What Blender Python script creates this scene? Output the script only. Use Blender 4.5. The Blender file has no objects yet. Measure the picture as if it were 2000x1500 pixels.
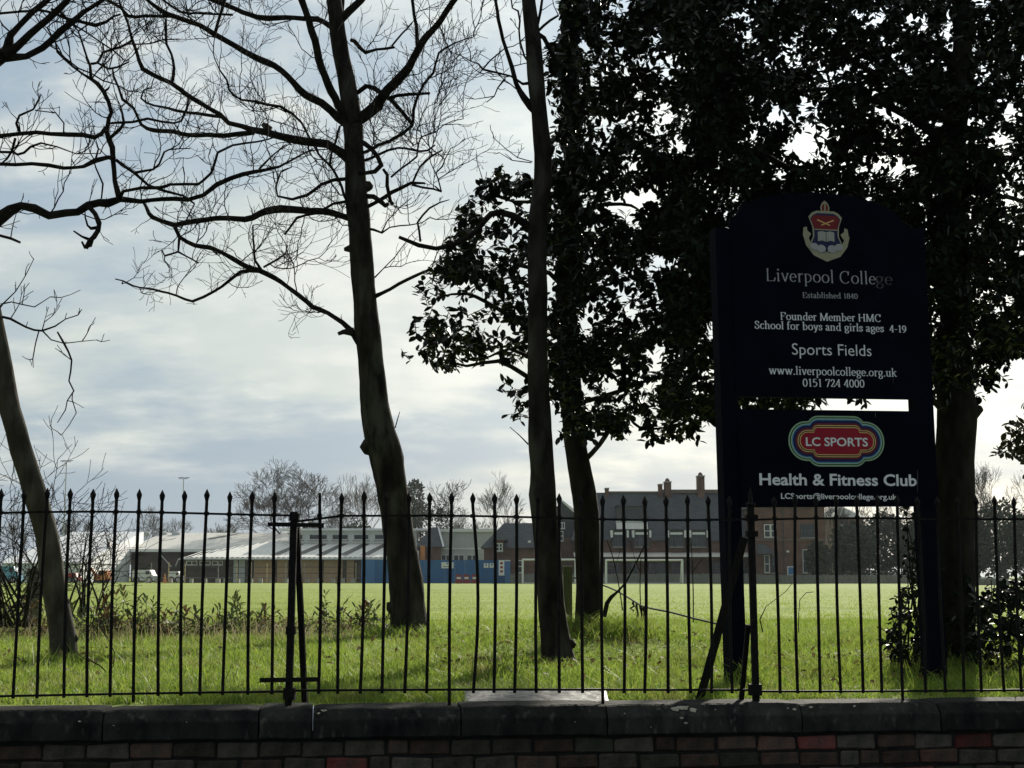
import bpy, bmesh, math, random
import numpy as np
from mathutils import Vector, Matrix, noise as mnoise
random.seed(11)
RNG = np.random.default_rng(5)
R = math.radians
SC = bpy.context.scene
COL = SC.collection
# ------------------------------------------------------------------ camera
FPX, CX, CY, HZ = 2850.0, 1000.0, 750.0, 1126.0      # focal length, centre and eye level in photo pixels
CAMZ = 1.6
PITCH = math.atan((HZ - CY) / FPX)
cam = bpy.data.cameras.new('camera'); cam_o = bpy.data.objects.new('camera', cam); COL.objects.link(cam_o)
cam.sensor_width = 36.0; cam.lens = 36.0 * FPX / 2000.0; cam.clip_start = 0.05; cam.clip_end = 6000
cam_o.location = (0, 0, CAMZ); cam_o.rotation_euler = (math.pi / 2 + PITCH, 0, 0)
SC.camera = cam_o
cp, sp = math.cos(PITCH), math.sin(PITCH)
def ray(px, py):
    u = (px - CX) / FPX; v = -(py - CY) / FPX
    return Vector((u, cp - v * sp, sp + v * cp))
def P(px, py, Y):
    d = ray(px, py); return Vector((0, 0, CAMZ)) + d * (Y / d.y)
def PXM(Y): return Y / FPX                         # metres per photo pixel at distance Y
# ------------------------------------------------------------------ light
sun_dir = ray(1880, 70).normalized()
SUN_EL = math.asin(sun_dir.z); SUN_AZ = math.atan2(sun_dir.x, sun_dir.y)
sl = bpy.data.lights.new('sun', 'SUN'); sl.energy = 5.0; sl.angle = R(1.2); sl.color = (1.0, 0.93, 0.80)
so = bpy.data.objects.new('sun', sl); COL.objects.link(so)
so.rotation_euler = (-sun_dir).to_track_quat('-Z', 'Y').to_euler()
SC.view_settings.view_transform = 'Standard'; SC.view_settings.look = 'None'
SC.view_settings.gamma = 1.0; SC.view_settings.exposure = 0.5; SC.view_settings.use_curve_mapping = False
W = bpy.data.worlds.new('World'); SC.world = W; W.use_nodes = True
nt = W.node_tree; nt.nodes.clear(); N = nt.nodes.new; LK = nt.links.new
out = N('ShaderNodeOutputWorld'); bg = N('ShaderNodeBackground'); bg.inputs[1].default_value = 0.073
sky = N('ShaderNodeTexSky'); sky.sky_type = 'NISHITA'; sky.sun_disc = False
sky.sun_elevation = SUN_EL; sky.sun_rotation = SUN_AZ; sky.dust_density = 2.0; sky.air_density = 1.0
tc = N('ShaderNodeTexCoord'); sep = N('ShaderNodeSeparateXYZ'); LK(tc.outputs['Generated'], sep.inputs[0])
def wm(op, a, b=None, c=None):
    n = N('ShaderNodeMath'); n.operation = op
    for i, x in enumerate((a, b, c)):
        if x is None: continue
        if isinstance(x, (int, float)): n.inputs[i].default_value = x
        else: LK(x, n.inputs[i])
    return n.outputs[0]
zz = wm('ADD', wm('MAXIMUM', sep.outputs[2], 0.0), 0.26)
comb = N('ShaderNodeCombineXYZ')
LK(wm('DIVIDE', sep.outputs[0], zz), comb.inputs[0]); LK(wm('DIVIDE', sep.outputs[1], zz), comb.inputs[1])
def wnoise(scale, detail, rough, off, sx=1.0, sy=1.0):
    mp = N('ShaderNodeMapping'); LK(comb.outputs[0], mp.inputs[0]); mp.inputs['Location'].default_value = off
    mp.inputs['Scale'].default_value = (sx, sy, 1)
    n = N('ShaderNodeTexNoise'); n.inputs['Scale'].default_value = scale; n.inputs['Detail'].default_value = detail
    n.inputs['Roughness'].default_value = rough; LK(mp.outputs[0], n.inputs['Vector']); return n.outputs[0]
def wramp(v, lo, hi):
    n = N('ShaderNodeMapRange'); n.interpolation_type = 'SMOOTHSTEP'; LK(v, n.inputs[0])
    n.inputs[1].default_value = lo; n.inputs[2].default_value = hi; return n.outputs[0]
def wmix(f, a, b):
    n = N('ShaderNodeMix'); n.data_type = 'RGBA'
    if isinstance(f, (int, float)): n.inputs[0].default_value = f
    else: LK(f, n.inputs[0])
    for k, x in ((6, a), (7, b)):
        if isinstance(x, tuple): n.inputs[k].default_value = (*x, 1)
        else: LK(x, n.inputs[k])
    return n.outputs[2]
n1 = wnoise(0.9, 7, 0.56, (8.8, 11.2, 0), 1.0, 1.2)
n2 = wnoise(2.4, 8, 0.58, (3.3, 3.9, 0), 0.9, 1.35)
thick = wramp(wm('ADD', wm('MULTIPLY', n1, 0.65), wm('MULTIPLY', n2, 0.35)), 0.42, 0.57)
cloud = wmix(thick, (3.9, 4.95, 5.85), (6.3, 6.95, 6.7))
n3 = wnoise(4.2, 7, 0.55, (1.7, 8.8, 0), 1.0, 1.1)
cloud = wmix(wramp(wm('ADD', wm('MULTIPLY', n2, .5), wm('MULTIPLY', n3, .5)), 0.46, 0.64), cloud, (8.2, 8.5, 8.0))
dot = N('ShaderNodeVectorMath'); dot.operation = 'DOT_PRODUCT'; LK(tc.outputs['Generated'], dot.inputs[0]); dot.inputs[1].default_value = sun_dir
half = wm('MULTIPLY', wm('ADD', dot.outputs['Value'], 1.0), 0.5)
glow = wm('ADD', wm('MULTIPLY', wm('POWER', half, 3.0), 0.52), wm('MULTIPLY', wm('POWER', half, 90.0), 0.9))
lowf = wm('MULTIPLY', wm('SUBTRACT', 1.0, wramp(wm('ADD', sep.outputs[2], wm('MULTIPLY', wm('SUBTRACT', n2, .5), .22)), 0.055, 0.14)), wm('SUBTRACT', 1.0, wramp(half, .925, .968)))
cloud = wmix(wm('MULTIPLY', lowf, .92), cloud, (3.35, 4.4, 5.45))
vm = N('ShaderNodeVectorMath'); vm.operation = 'SCALE'; LK(cloud, vm.inputs[0]); LK(wm('ADD', glow, 0.56), vm.inputs['Scale'])
mixed = wmix(0.92, sky.outputs[0], vm.outputs[0])
LK(mixed, bg.inputs[0]); LK(bg.outputs[0], out.inputs[0])
SC.cycles.max_bounces = 6; SC.cycles.diffuse_bounces = 3; SC.cycles.glossy_bounces = 2; SC.cycles.transmission_bounces = 3
SC.cycles.transparent_max_bounces = 4; SC.cycles.volume_bounces = 0; SC.cycles.use_denoising = True
SC.cycles.sample_clamp_indirect = 6.0
SC.render.film_transparent = False
# ------------------------------------------------------------------ materials
def nd(t, kind): return t.nodes.new(kind)
def mat(name, c1, c2=None, rough=0.85, scale=8.0, detail=4.0, bump=0.0, bscale=None, stretch=(1, 1, 1), coord='Object',
        spec=0.3, c3=None, c3scale=2.0, c3lo=0.55, c3hi=0.7, rnd=0.0, metallic=0.0, lo=0.35, hi=0.65, translucent=0.0, tcol=None, sheen=0.0):
    m = bpy.data.materials.new(name); m.use_nodes = True; t = m.node_tree; b = t.nodes['Principled BSDF']
    b.inputs['Roughness'].default_value = rough; b.inputs['Specular IOR Level'].default_value = spec; b.inputs['Metallic'].default_value = metallic
    if sheen: b.inputs['Sheen Weight'].default_value = sheen
    c2 = c2 or c1
    tcn = nd(t, 'ShaderNodeTexCoord'); mp = nd(t, 'ShaderNodeMapping'); mp.inputs['Scale'].default_value = stretch
    t.links.new(tcn.outputs[coord], mp.inputs[0])
    no = nd(t, 'ShaderNodeTexNoise'); no.inputs['Scale'].default_value = scale; no.inputs['Detail'].default_value = detail; no.inputs['Roughness'].default_value = 0.6
    t.links.new(mp.outputs[0], no.inputs['Vector'])
    mr = nd(t, 'ShaderNodeMapRange'); t.links.new(no.outputs[0], mr.inputs[0]); mr.inputs[1].default_value = lo; mr.inputs[2].default_value = hi
    mx = nd(t, 'ShaderNodeMix'); mx.data_type = 'RGBA'; t.links.new(mr.outputs[0], mx.inputs[0])
    mx.inputs[6].default_value = (*c1, 1); mx.inputs[7].default_value = (*c2, 1); col = mx.outputs[2]
    if c3:
        n3 = nd(t, 'ShaderNodeTexNoise'); n3.inputs['Scale'].default_value = c3scale; n3.inputs['Detail'].default_value = 5
        t.links.new(mp.outputs[0], n3.inputs['Vector'])
        r3 = nd(t, 'ShaderNodeMapRange'); t.links.new(n3.outputs[0], r3.inputs[0]); r3.inputs[1].default_value = c3lo; r3.inputs[2].default_value = c3hi
        m3 = nd(t, 'ShaderNodeMix'); m3.data_type = 'RGBA'; t.links.new(r3.outputs[0], m3.inputs[0]); t.links.new(col, m3.inputs[6]); m3.inputs[7].default_value = (*c3, 1); col = m3.outputs[2]
    if rnd:
        oi = nd(t, 'ShaderNodeObjectInfo'); hs = nd(t, 'ShaderNodeHueSaturation'); r4 = nd(t, 'ShaderNodeMapRange')
        t.links.new(oi.outputs['Random'], r4.inputs[0]); r4.inputs[3].default_value = 1 - rnd; r4.inputs[4].default_value = 1 + rnd
        t.links.new(r4.outputs[0], hs.inputs['Value']); t.links.new(col, hs.inputs['Color']); col = hs.outputs[0]
    t.links.new(col, b.inputs['Base Color'])
    if bump:
        nb = nd(t, 'ShaderNodeTexNoise'); nb.inputs['Scale'].default_value = bscale or scale * 2; nb.inputs['Detail'].default_value = 5
        t.links.new(mp.outputs[0], nb.inputs['Vector'])
        bp = nd(t, 'ShaderNodeBump'); bp.inputs['Strength'].default_value = bump; bp.inputs['Distance'].default_value = 0.02
        t.links.new(nb.outputs[0], bp.inputs['Height']); t.links.new(bp.outputs[0], b.inputs['Normal'])
    if translucent:
        tr = nd(t, 'ShaderNodeBsdfTranslucent'); ms = nd(t, 'ShaderNodeMixShader'); ms.inputs[0].default_value = translucent
        if tcol: tr.inputs[0].default_value = (*tcol, 1)
        else: t.links.new(col, tr.inputs[0])
        t.links.new(b.outputs[0], ms.inputs[1]); t.links.new(tr.outputs[0], ms.inputs[2])
        t.links.new(ms.outputs[0], t.nodes['Material Output'].inputs[0])
    return m
M = {}
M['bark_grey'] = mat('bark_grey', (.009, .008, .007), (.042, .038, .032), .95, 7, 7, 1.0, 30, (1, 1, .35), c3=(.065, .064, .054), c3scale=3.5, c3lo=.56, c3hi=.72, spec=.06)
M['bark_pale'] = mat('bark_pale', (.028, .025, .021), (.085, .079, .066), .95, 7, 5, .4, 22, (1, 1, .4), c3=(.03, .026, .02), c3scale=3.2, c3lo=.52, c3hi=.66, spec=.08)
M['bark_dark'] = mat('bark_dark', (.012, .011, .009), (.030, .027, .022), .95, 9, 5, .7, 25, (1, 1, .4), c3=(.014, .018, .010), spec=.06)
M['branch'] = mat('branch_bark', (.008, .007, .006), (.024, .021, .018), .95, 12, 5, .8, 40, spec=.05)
M['twig'] = mat('twig', (.008, .007, .006), (.016, .014, .012), .95, 12, 2, spec=.03)
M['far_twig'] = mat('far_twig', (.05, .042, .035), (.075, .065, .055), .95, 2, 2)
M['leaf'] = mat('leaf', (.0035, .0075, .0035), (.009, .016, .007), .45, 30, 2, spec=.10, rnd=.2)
M['leaf_brown'] = mat('leaf_olive', (.035, .04, .012), (.05, .05, .018), .55, 30, 2, spec=.3, translucent=.25)
M['shrub_leaf'] = mat('shrub_leaf', (.04, .065, .02), (.08, .11, .035), .65, 12, 2, spec=.2, translucent=.3, rnd=.25)
M['shrub_leaf_red'] = mat('shrub_leaf_red', (.10, .06, .028), (.16, .11, .05), .65, 12, 2, spec=.2, translucent=.3, rnd=.25)
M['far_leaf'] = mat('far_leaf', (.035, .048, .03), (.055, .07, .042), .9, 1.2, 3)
M['iron'] = mat('iron', (.005, .005, .005), (.014, .012, .011), .75, 40, 4, .3, 90, spec=.12)
M['navy'] = mat('navy', (.0015, .002, .007), (.003, .0035, .010), .75, 5, 3, .1, 60, spec=.04)
M['white_vinyl'] = mat('white_vinyl', (.72, .75, .78), (.80, .82, .83), .6, 20, 3, spec=.2)
M['worn_vinyl'] = mat('worn_vinyl', (.30, .31, .33), (.42, .43, .44), .7, 40, 3, spec=.2)
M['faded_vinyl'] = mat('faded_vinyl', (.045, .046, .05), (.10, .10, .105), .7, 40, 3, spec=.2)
def flat(n, c, r=.6): M[n] = mat(n, c, tuple(min(1, x * 1.12) for x in c), r, 25, 2, spec=.25)
flat('red_print', (.28, .006, .022)); flat('crest_red', (.16, .01, .014)); flat('crest_blue', (.012, .014, .06)); flat('cream_print', (.30, .30, .20))
flat('gold_print', (.62, .42, .16)); flat('green_print', (.28, .45, .28)); flat('sky_print', (.06, .22, .48)); flat('navy_print', (.012, .012, .06)); flat('black_print', (.004, .004, .008)); flat('crest_white', (.34,.35,.35)); flat('book_print', (.32, .34, .29))
M['stone'] = mat('coping_stone', (.011, .011, .012), (.038, .037, .034), .9, 9, 8, .8, 40, (1, 1, .45), c3=(.07, .072, .06), c3scale=22, c3lo=.60, c3hi=.72, rnd=.3, spec=.1)
M['lichen'] = mat('lichen', (.30, .28, .22), (.42, .40, .32), .95, 30, 3, .3, 60)
M['mortar'] = mat('mortar', (.010, .010, .010), (.020, .020, .018), .95, 30, 4, .5, 60)
def brickmat(n, a, b, g): M[n] = mat(n, a, b, .92, 9, 6, .6, 60, c3=g, c3scale=7, c3lo=.5, c3hi=.68, rnd=.4, spec=.1)
brickmat('brick_brown', (.062, .040, .031), (.11, .072, .056), (.035, .034, .028))
brickmat('brick_grey', (.06, .052, .045), (.10, .086, .074), (.035, .036, .028))
brickmat('brick_green', (.034, .036, .028), (.06, .06, .046), (.028, .034, .022))
brickmat('brick_red', (.12, .034, .033), (.175, .056, .048), (.065, .042, .038))
brickmat('brick_pink', (.10, .058, .047), (.145, .085, .068), (.06, .05, .043))
M['timber_green'] = mat('timber_green', (.05, .055, .025), (.085, .09, .045), .95, 10, 5, .5, 40, (1, 1, .2))
M['stump'] = mat('stump_wood', (.06, .055, .04), (.10, .095, .07), .95, 10, 5, .6, 40, (1, 1, .3))
M['slab'] = mat('wet_slab', (.03, .03, .028), (.19, .19, .18), .5, 16, 6, .5, 26, (.35, 3.2, 1), spec=.45, lo=.42, hi=.58)
M['rope'] = mat('rope', (.03, .028, .025), None, .9)
# ------------------------------------------------------------------ builders
class MB:
    def __init__(s): s.V = []; s.F = []
    def poly(s, pts):
        i = len(s.V); s.V += [tuple(p) for p in pts]; s.F.append(tuple(range(i, i + len(pts))))
    def box(s, x0, x1, y0, y1, z0, z1):
        i = len(s.V)
        s.V += [(x0, y0, z0), (x1, y0, z0), (x1, y1, z0), (x0, y1, z0), (x0, y0, z1), (x1, y0, z1), (x1, y1, z1), (x0, y1, z1)]
        s.F += [tuple(i + k for k in f) for f in ((0, 3, 2, 1), (4, 5, 6, 7), (0, 1, 5, 4), (1, 2, 6, 5), (2, 3, 7, 6), (3, 0, 4, 7))]
    def bar(s, a, b, w, h=None, up=(0, 0, 1)):
        h = h or w; a = Vector(a); b = Vector(b); d = (b - a).normalized(); u = Vector(up)
        if abs(d.dot(u)) > .97: u = Vector((0, 1, 0))
        x = d.cross(u).normalized(); y = x.cross(d); i = len(s.V)
        for p in (a, b):
            for sx, sy in ((-1, -1), (1, -1), (1, 1), (-1, 1)): s.V.append(tuple(p + x * (w / 2 * sx) + y * (h / 2 * sy)))
        s.F += [tuple(i + k for k in f) for f in ((0, 3, 2, 1), (4, 5, 6, 7), (0, 1, 5, 4), (1, 2, 6, 5), (2, 3, 7, 6), (3, 0, 4, 7))]
    def tube(s, pts, rad, sides=6, cap=True, lump=0.0, seed=0.0):
        n = len(pts); pts = [Vector(p) for p in pts]; t = (pts[1] - pts[0]).normalized()
        ref = Vector((0, 1, 0)) if abs(t.y) < .9 else Vector((1, 0, 0))
        x = t.cross(ref).normalized(); i0 = len(s.V)
        for k in range(n):
            if 0 < k < n - 1: t2 = (pts[k + 1] - pts[k - 1])
            elif k == 0: t2 = pts[1] - pts[0]
            else: t2 = pts[-1] - pts[-2]
            if t2.length > 1e-9: t2.normalize()
            else: t2 = t
            x = (x - t2 * x.dot(t2)); x = x.normalized() if x.length > 1e-6 else t2.orthogonal().normalized()
            y = t2.cross(x); t = t2
            for j in range(sides):
                a = 2 * math.pi * j / sides; dv = x * math.cos(a) + y * math.sin(a); r = rad[k]
                if lump:
                    q = pts[k] * 3.2 + dv * .9; q.x += seed
                    r *= 1 + lump * mnoise.noise(q) * 1.6 + lump * .6 * mnoise.noise(q * 3.1) + lump * .35 * mnoise.noise(Vector((dv.x * 6 + seed, dv.y * 6, pts[k].z * 2.5)))
                s.V.append(tuple(pts[k] + dv * r))
        for k in range(n - 1):
            for j in range(sides):
                a = i0 + k * sides + j; b = i0 + k * sides + (j + 1) % sides
                s.F.append((a, b, b + sides, a + sides))
        if cap:
            s.F.append(tuple(i0 + j for j in range(sides - 1, -1, -1))); s.F.append(tuple(i0 + (n - 1) * sides + j for j in range(sides)))
    def xf(s, mtx, start=0): s.V[start:] = [tuple(mtx @ Vector(v)) for v in s.V[start:]]
    def mesh(s, name, m, smooth=False):
        me = bpy.data.meshes.new(name); me.from_pydata(s.V, [], s.F); me.materials.append(M[m] if isinstance(m, str) else m)
        if smooth: me.polygons.foreach_set('use_smooth', [True] * len(me.polygons))
        me.update(); return me
    def build(s, name, m, parent=None, smooth=False, fixn=True):
        return link(name, s.mesh(name, m, smooth), parent)
def link(name, me, parent=None):
    o = bpy.data.objects.new(name, me); COL.objects.link(o)
    if parent is not None: o.parent = parent; o.matrix_parent_inverse = parent.matrix_world.inverted() if False else Matrix()
    return o
def empty(name, loc=(0, 0, 0)):
    o = bpy.data.objects.new(name, None); COL.objects.link(o); o.location = loc; o.empty_display_size = .2; return o
def tag(o, label=None, cat=None, group=None, kind=None):
    if label: o['label'] = label
    if cat: o['category'] = cat
    if group: o['group'] = group
    if kind: o['kind'] = kind
    return o
def off(mb, loc): mb.V = [(v[0] - loc[0], v[1] - loc[1], v[2] - loc[2]) for v in mb.V]; return mb
def npmesh(name, V, Fq, m, smooth=False):
    """V (n,3), Fq (k,4) or (k,3)"""
    me = bpy.data.meshes.new(name); V = np.ascontiguousarray(V, dtype=np.float32); k, s = Fq.shape
    me.vertices.add(len(V)); me.vertices.foreach_set('co', V.ravel())
    me.loops.add(k * s); me.loops.foreach_set('vertex_index', np.ascontiguousarray(Fq, dtype=np.int32).ravel())
    me.polygons.add(k); me.polygons.foreach_set('loop_start', np.arange(0, k * s, s, dtype=np.int32))
    try: me.polygons.foreach_set('loop_total', np.full(k, s, dtype=np.int32))
    except Exception: pass
    if smooth: me.polygons.foreach_set('use_smooth', np.ones(k, dtype=bool))
    me.materials.append(M[m]); me.update(calc_edges=True); me.validate(); return me
# leaf template: folded oval, stem end at the origin, along +x, unit length
LT = np.array([(0, 0, 0), (.22, .20, .03), (.52, .27, .05), (.82, .17, .0), (1, 0, -.06), (.82, -.17, .0), (.52, -.27, .05), (.22, -.20, .03), (.5, 0, -.02)], float)
LTF = np.array([(0, 8, 2, 1), (2, 8, 4, 3), (4, 8, 6, 5), (6, 8, 0, 7)])
LT2 = np.array([(0, 0, 0), (.3, .11, .03), (.7, .10, .0), (1, 0, -.10), (.7, -.10, .0), (.3, -.11, .03)], float)
LTF2 = np.array([(0, 5, 2, 1), (5, 4, 3, 2)])
def unit(a): return a / np.maximum(np.linalg.norm(a, axis=1, keepdims=True), 1e-9)
def leaf_frames(dirs, ups):
    x = unit(dirs); y = unit(np.cross(ups, x)); z = np.cross(x, y); return np.stack([x, y, z], axis=1)      # rows are axes
def leaf_arrays(pos, dirs, ups, size, T=LT, F=LTF, wid=None):
    fr = leaf_frames(dirs, ups); n = len(pos); tt = np.repeat(T[None], n, 0).copy()
    if wid is not None: tt[:, :, 1] *= wid[:, None]
    tt *= size[:, None, None]
    V = pos[:, None, :] + np.einsum('nki,nij->nkj', tt, fr)
    Fq = F[None] + (np.arange(n) * len(T))[:, None, None]
    return V.reshape(-1, 3), Fq.reshape(-1, F.shape[1])
def catmull(pts, rad, step):
    P_ = [Vector(p) for p in pts]; out = []; ro = []
    for i in range(len(P_) - 1):
        p0 = P_[max(i - 1, 0)]; p1 = P_[i]; p2 = P_[i + 1]; p3 = P_[min(i + 2, len(P_) - 1)]
        n = max(1, int((p2 - p1).length / step))
        for k in range(n):
            t = k / n; t2 = t * t; t3 = t2 * t
            out.append(.5 * ((2 * p1) + (p2 - p0) * t + (2 * p0 - 5 * p1 + 4 * p2 - p3) * t2 + (3 * p1 - p0 - 3 * p2 + p3) * t3)); ro.append(rad[i] * (1 - t) + rad[i + 1] * t)
    out.append(P_[-1]); ro.append(rad[-1]); return out, ro
def rv(rs, s=1.0): return Vector((rs.uniform(-s, s), rs.uniform(-s, s), rs.uniform(-s, s)))
def grow(mb, p, d, L, r, depth, rs, up=.12, zig=.36, tips=None, kink=1.0):
    """one zig-zag twig with side twigs, appended to mb"""
    n = max(3, int(L / .075)); seg = L / n; pts = [p.copy()]; rad = [r]; side = rs.choice((-1, 1))
    for i in range(n):
        d = (d + rv(rs, zig * kink) + Vector((0, 0, up))).normalized(); p = p + d * seg
        pts.append(p.copy()); rr = max(r * (1 - .65 * (i + 1) / n), .0032); rad.append(rr)
        if depth > 0 and i < n - 1 and rs.random() < (.62 if depth > 1 else .55):
            ax = d.orthogonal(); ax.rotate(Matrix.Rotation(rs.uniform(0, 6.28), 3, d)); side = -side
            nd_ = (d * rs.uniform(.5, .9) + ax * side * rs.uniform(.5, .9) + Vector((0, 0, .12))).normalized()
            grow(mb, p.copy(), nd_, L * rs.uniform(.35, .62) * (1 - .3 * i / n), rr * .75, depth - 1, rs, up, zig, tips, kink)
    mb.tube(pts, rad, 3, cap=False)
    if tips is not None: tips.append((p.copy(), d.copy()))
class Tree:
    """tree whose trunk and limbs are traced; twigs grow from them in the round"""
    def __init__(s, name, Y, label, cat, bark, seed, base_px):
        s.Y = Y; s.rs = random.Random(seed); s.bark = bark; b = P(base_px[0], base_px[1], Y); s.base = b
        s.o = empty(name, b); tag(s.o, label, cat); s.twigs = MB(); s.seed = seed; s.limbs = []; s.td = 1.0; s.tl = 1.0
    def path(s, pts, slope=0.0, wob=0.0, y0=0.0, step=.09, close=1.0):
        W_ = []; rad = []; acc = 0; last = None
        for (x, y, w) in pts:
            if last: acc += math.hypot(x - last[0], y - last[1]) * PXM(s.Y)
            last = (x, y); Y = s.Y + y0 + slope * acc
            W_.append(P(x, y, Y)); rad.append(max(w, .8) * PXM(Y) / 2 * close)
        pts2, r2 = catmull(W_, rad, step)
        if wob:
            for k in range(1, len(pts2) - 1):
                f = min(1, k / 4); q = pts2[k] * 4.3 + Vector((s.seed, 0, 0))
                pts2[k] = pts2[k] + Vector((mnoise.noise(q), mnoise.noise(q + Vector((9, 0, 0))), mnoise.noise(q + Vector((0, 7, 0))))) * wob * f
        return pts2, r2
    def trunk(s, pts, sides=18, lump=.06, name='trunk', **k):
        p, r = s.path(pts, step=.08, **k); mb = MB(); mb.tube(p, r, sides, lump=lump, seed=s.seed); off(mb, s.base); o = mb.build(name, s.bark, s.o, True); s.limbs.append((p, r)); return o
    def limb(s, pts, slope=None, twig=1.0, lump=.16, wob=.026, name='branch', y0=0.0, tw_len=1.0):
        slope = s.rs.uniform(-.45, .45) if slope is None else slope
        p, r = s.path(pts, slope, wob, y0); mb = MB(); sides = 9 if max(r) > .03 else (7 if max(r) > .015 else 5)
        r = [q * 1.12 for q in r]; mb.tube(p, r, sides, lump=lump, seed=s.seed); off(mb, s.base); mb.build(name, 'branch', s.o, True)
        if twig: s.sprout(p, r, twig * s.td, tw_len * s.tl)
    def sprout(s, p, r, dens=1.0, tw_len=1.0):
        acc = 0
        for k in range(1, len(p)):
            acc += (p[k] - p[k - 1]).length
            if acc > .085 / dens * s.rs.uniform(.6, 1.4):
                acc = 0; d = (p[k] - p[k - 1]).normalized(); ax = d.orthogonal(); ax.rotate(Matrix.Rotation(s.rs.uniform(0, 6.28), 3, d))
                nd_ = (d * s.rs.uniform(.1, .7) + ax + Vector((0, 0, s.rs.uniform(.1, .8)))).normalized()
                L = s.rs.choice((.2, .35, .55, .8, 1.05)) * s.rs.uniform(.7, 1.3) * tw_len
                grow(s.twigs, p[k].copy(), nd_, L, min(.0095, .0046 + L * .004), 2 if L > .35 else 1, s.rs)
    def done(s, m='twig'):
        if s.twigs.V:
            off(s.twigs, s.base); o = s.twigs.build('twigs', m, s.o); o['kind'] = 'stuff'
# ------------------------------------------------------------------ ground, street
GZ = 0.9
FA, FB = Vector((-2.70, 7.70, 0)), Vector((2.92, 8.33, 0))            # line of the railing
FD = (FB - FA).normalized(); FN = Vector((-FD.y, FD.x, 0))            # FN points into the field
def fence_s(px):                                                      # distance along the railing line for a photo column
    d = ray(px, HZ); t = (d.x / d.y); den = FD.x - t * FD.y
    return (t * FA.y - FA.x) / den
def fpt(s, n=0.0, z=0.0): v = FA + FD * s + FN * n; return Vector((v.x, v.y, z))
def ground_mat():
    m = bpy.data.materials.new('turf'); m.use_nodes = True; t = m.node_tree; b = t.nodes['Principled BSDF']
    g = nd(t, 'ShaderNodeNewGeometry'); mp = nd(t, 'ShaderNodeMapping'); t.links.new(g.outputs['Position'], mp.inputs[0])
    def nz(sc, sx, sy, det=4):
        q = nd(t, 'ShaderNodeMapping'); t.links.new(g.outputs['Position'], q.inputs[0]); q.inputs['Scale'].default_value = (sx, sy, 1)
        n = nd(t, 'ShaderNodeTexNoise'); n.inputs['Scale'].default_value = sc; n.inputs['Detail'].default_value = det; t.links.new(q.outputs[0], n.inputs['Vector']); return n.outputs[0]
    def rng(v, a, b_):
        n = nd(t, 'ShaderNodeMapRange'); t.links.new(v, n.inputs[0]); n.inputs[1].default_value = a; n.inputs[2].default_value = b_; return n.outputs[0]
    def mix(f, a, c):
        n = nd(t, 'ShaderNodeMix'); n.data_type = 'RGBA'; t.links.new(f, n.inputs[0])
        for k, x in ((6, a), (7, c)):
            if isinstance(x, tuple): n.inputs[k].default_value = (*x, 1)
            else: t.links.new(x, n.inputs[k])
        return n.outputs[2]
    c = mix(rng(nz(.22, .06, 1, 3), .40, .60), (.145, .215, .032), (.265, .335, .072))
    c = mix(rng(nz(1.1, .35, 1.4), .4, .62), c, (.29, .34, .095))
    c = mix(rng(nz(9, .5, 1), .5, .72), c, (.14, .195, .042))
    t.links.new(c, b.inputs['Base Color']); b.inputs['Roughness'].default_value = .95; b.inputs['Specular IOR Level'].default_value = .05
    b.inputs['Sheen Weight'].default_value = .12; b.inputs['Sheen Roughness'].default_value = .4; b.inputs['Sheen Tint'].default_value = (.75, .9, .35, 1)
    bp = nd(t, 'ShaderNodeBump'); bp.inputs['Strength'].default_value = .8; bp.inputs['Distance'].default_value = .06; t.links.new(nz(14, 1, 1, 3), bp.inputs['Height']); t.links.new(bp.outputs[0], b.inputs['Normal'])
    return m
M['turf'] = ground_mat()
def gz(x, y):
    f = max(0, 1 - max(0, y - 9) / 25)
    return GZ + .15 * math.exp(-((x - .80) ** 2 + (y - 14.9) ** 2) / 1.1) + f * (.035 * mnoise.noise(Vector((x * .5, y * .5, 0))) + .015 * mnoise.noise(Vector((x * 1.7, y * 1.7, 3))))
mb = MB(); ys = [0, .25, .6, 1, 1.5, 2, 2.6, 3.3, 4, 5, 6, 7.5, 9, 11, 13, 16, 20, 26, 35, 50, 80, 140, 300, 900, 3500]; xs = [-3000, -600, -150, -50, -25] + list(np.linspace(-14, 14, 45)) + [25, 50, 150, 600, 3000]
for yv in ys:
    for xv in xs:
        q = fpt(xv + 2.8, .16 + yv); mb.V.append((q.x, q.y, gz(q.x, q.y)))
nx = len(xs)
for j in range(len(ys) - 1):
    for i in range(nx - 1): a = j * nx + i; mb.F.append((a, a + 1, a + nx + 1, a + nx))
tag(mb.build('playing_field', 'turf', None, True), 'flat green grass playing field reaching to the school', None, None, 'structure')
M['asphalt'] = mat('asphalt', (.04, .04, .042), (.06, .06, .06), .9, 60, 4, .4, 120)
M['paving'] = mat('paving', (.10, .10, .095), (.15, .145, .14), .9, 12, 4, .2, 60)
mb = MB(); mb.poly([fpt(-600, -6, 0), fpt(600, -6, 0), fpt(600, -2.0, 0), fpt(-600, -2.0, 0)]); mb.poly([fpt(-600, -60, -.002), fpt(600, -60, -.002), fpt(600, -6, 0), fpt(-600, -6, 0)]); tag(mb.build('road', 'asphalt'), 'asphalt street in front of the wall', None, None, 'structure')
mb = MB(); mb.poly([fpt(-600, -2.0, .12), fpt(600, -2.0, .12), fpt(600, -.1, .12), fpt(-600, -.1, .12)]); mb.poly([fpt(-600, -2.0, 0), fpt(600, -2.0, 0), fpt(600, -2.0, .12), fpt(-600, -2.0, .12)]); tag(mb.build('pavement', 'paving'), 'grey footway in front of the wall', None, None, 'structure')
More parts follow.
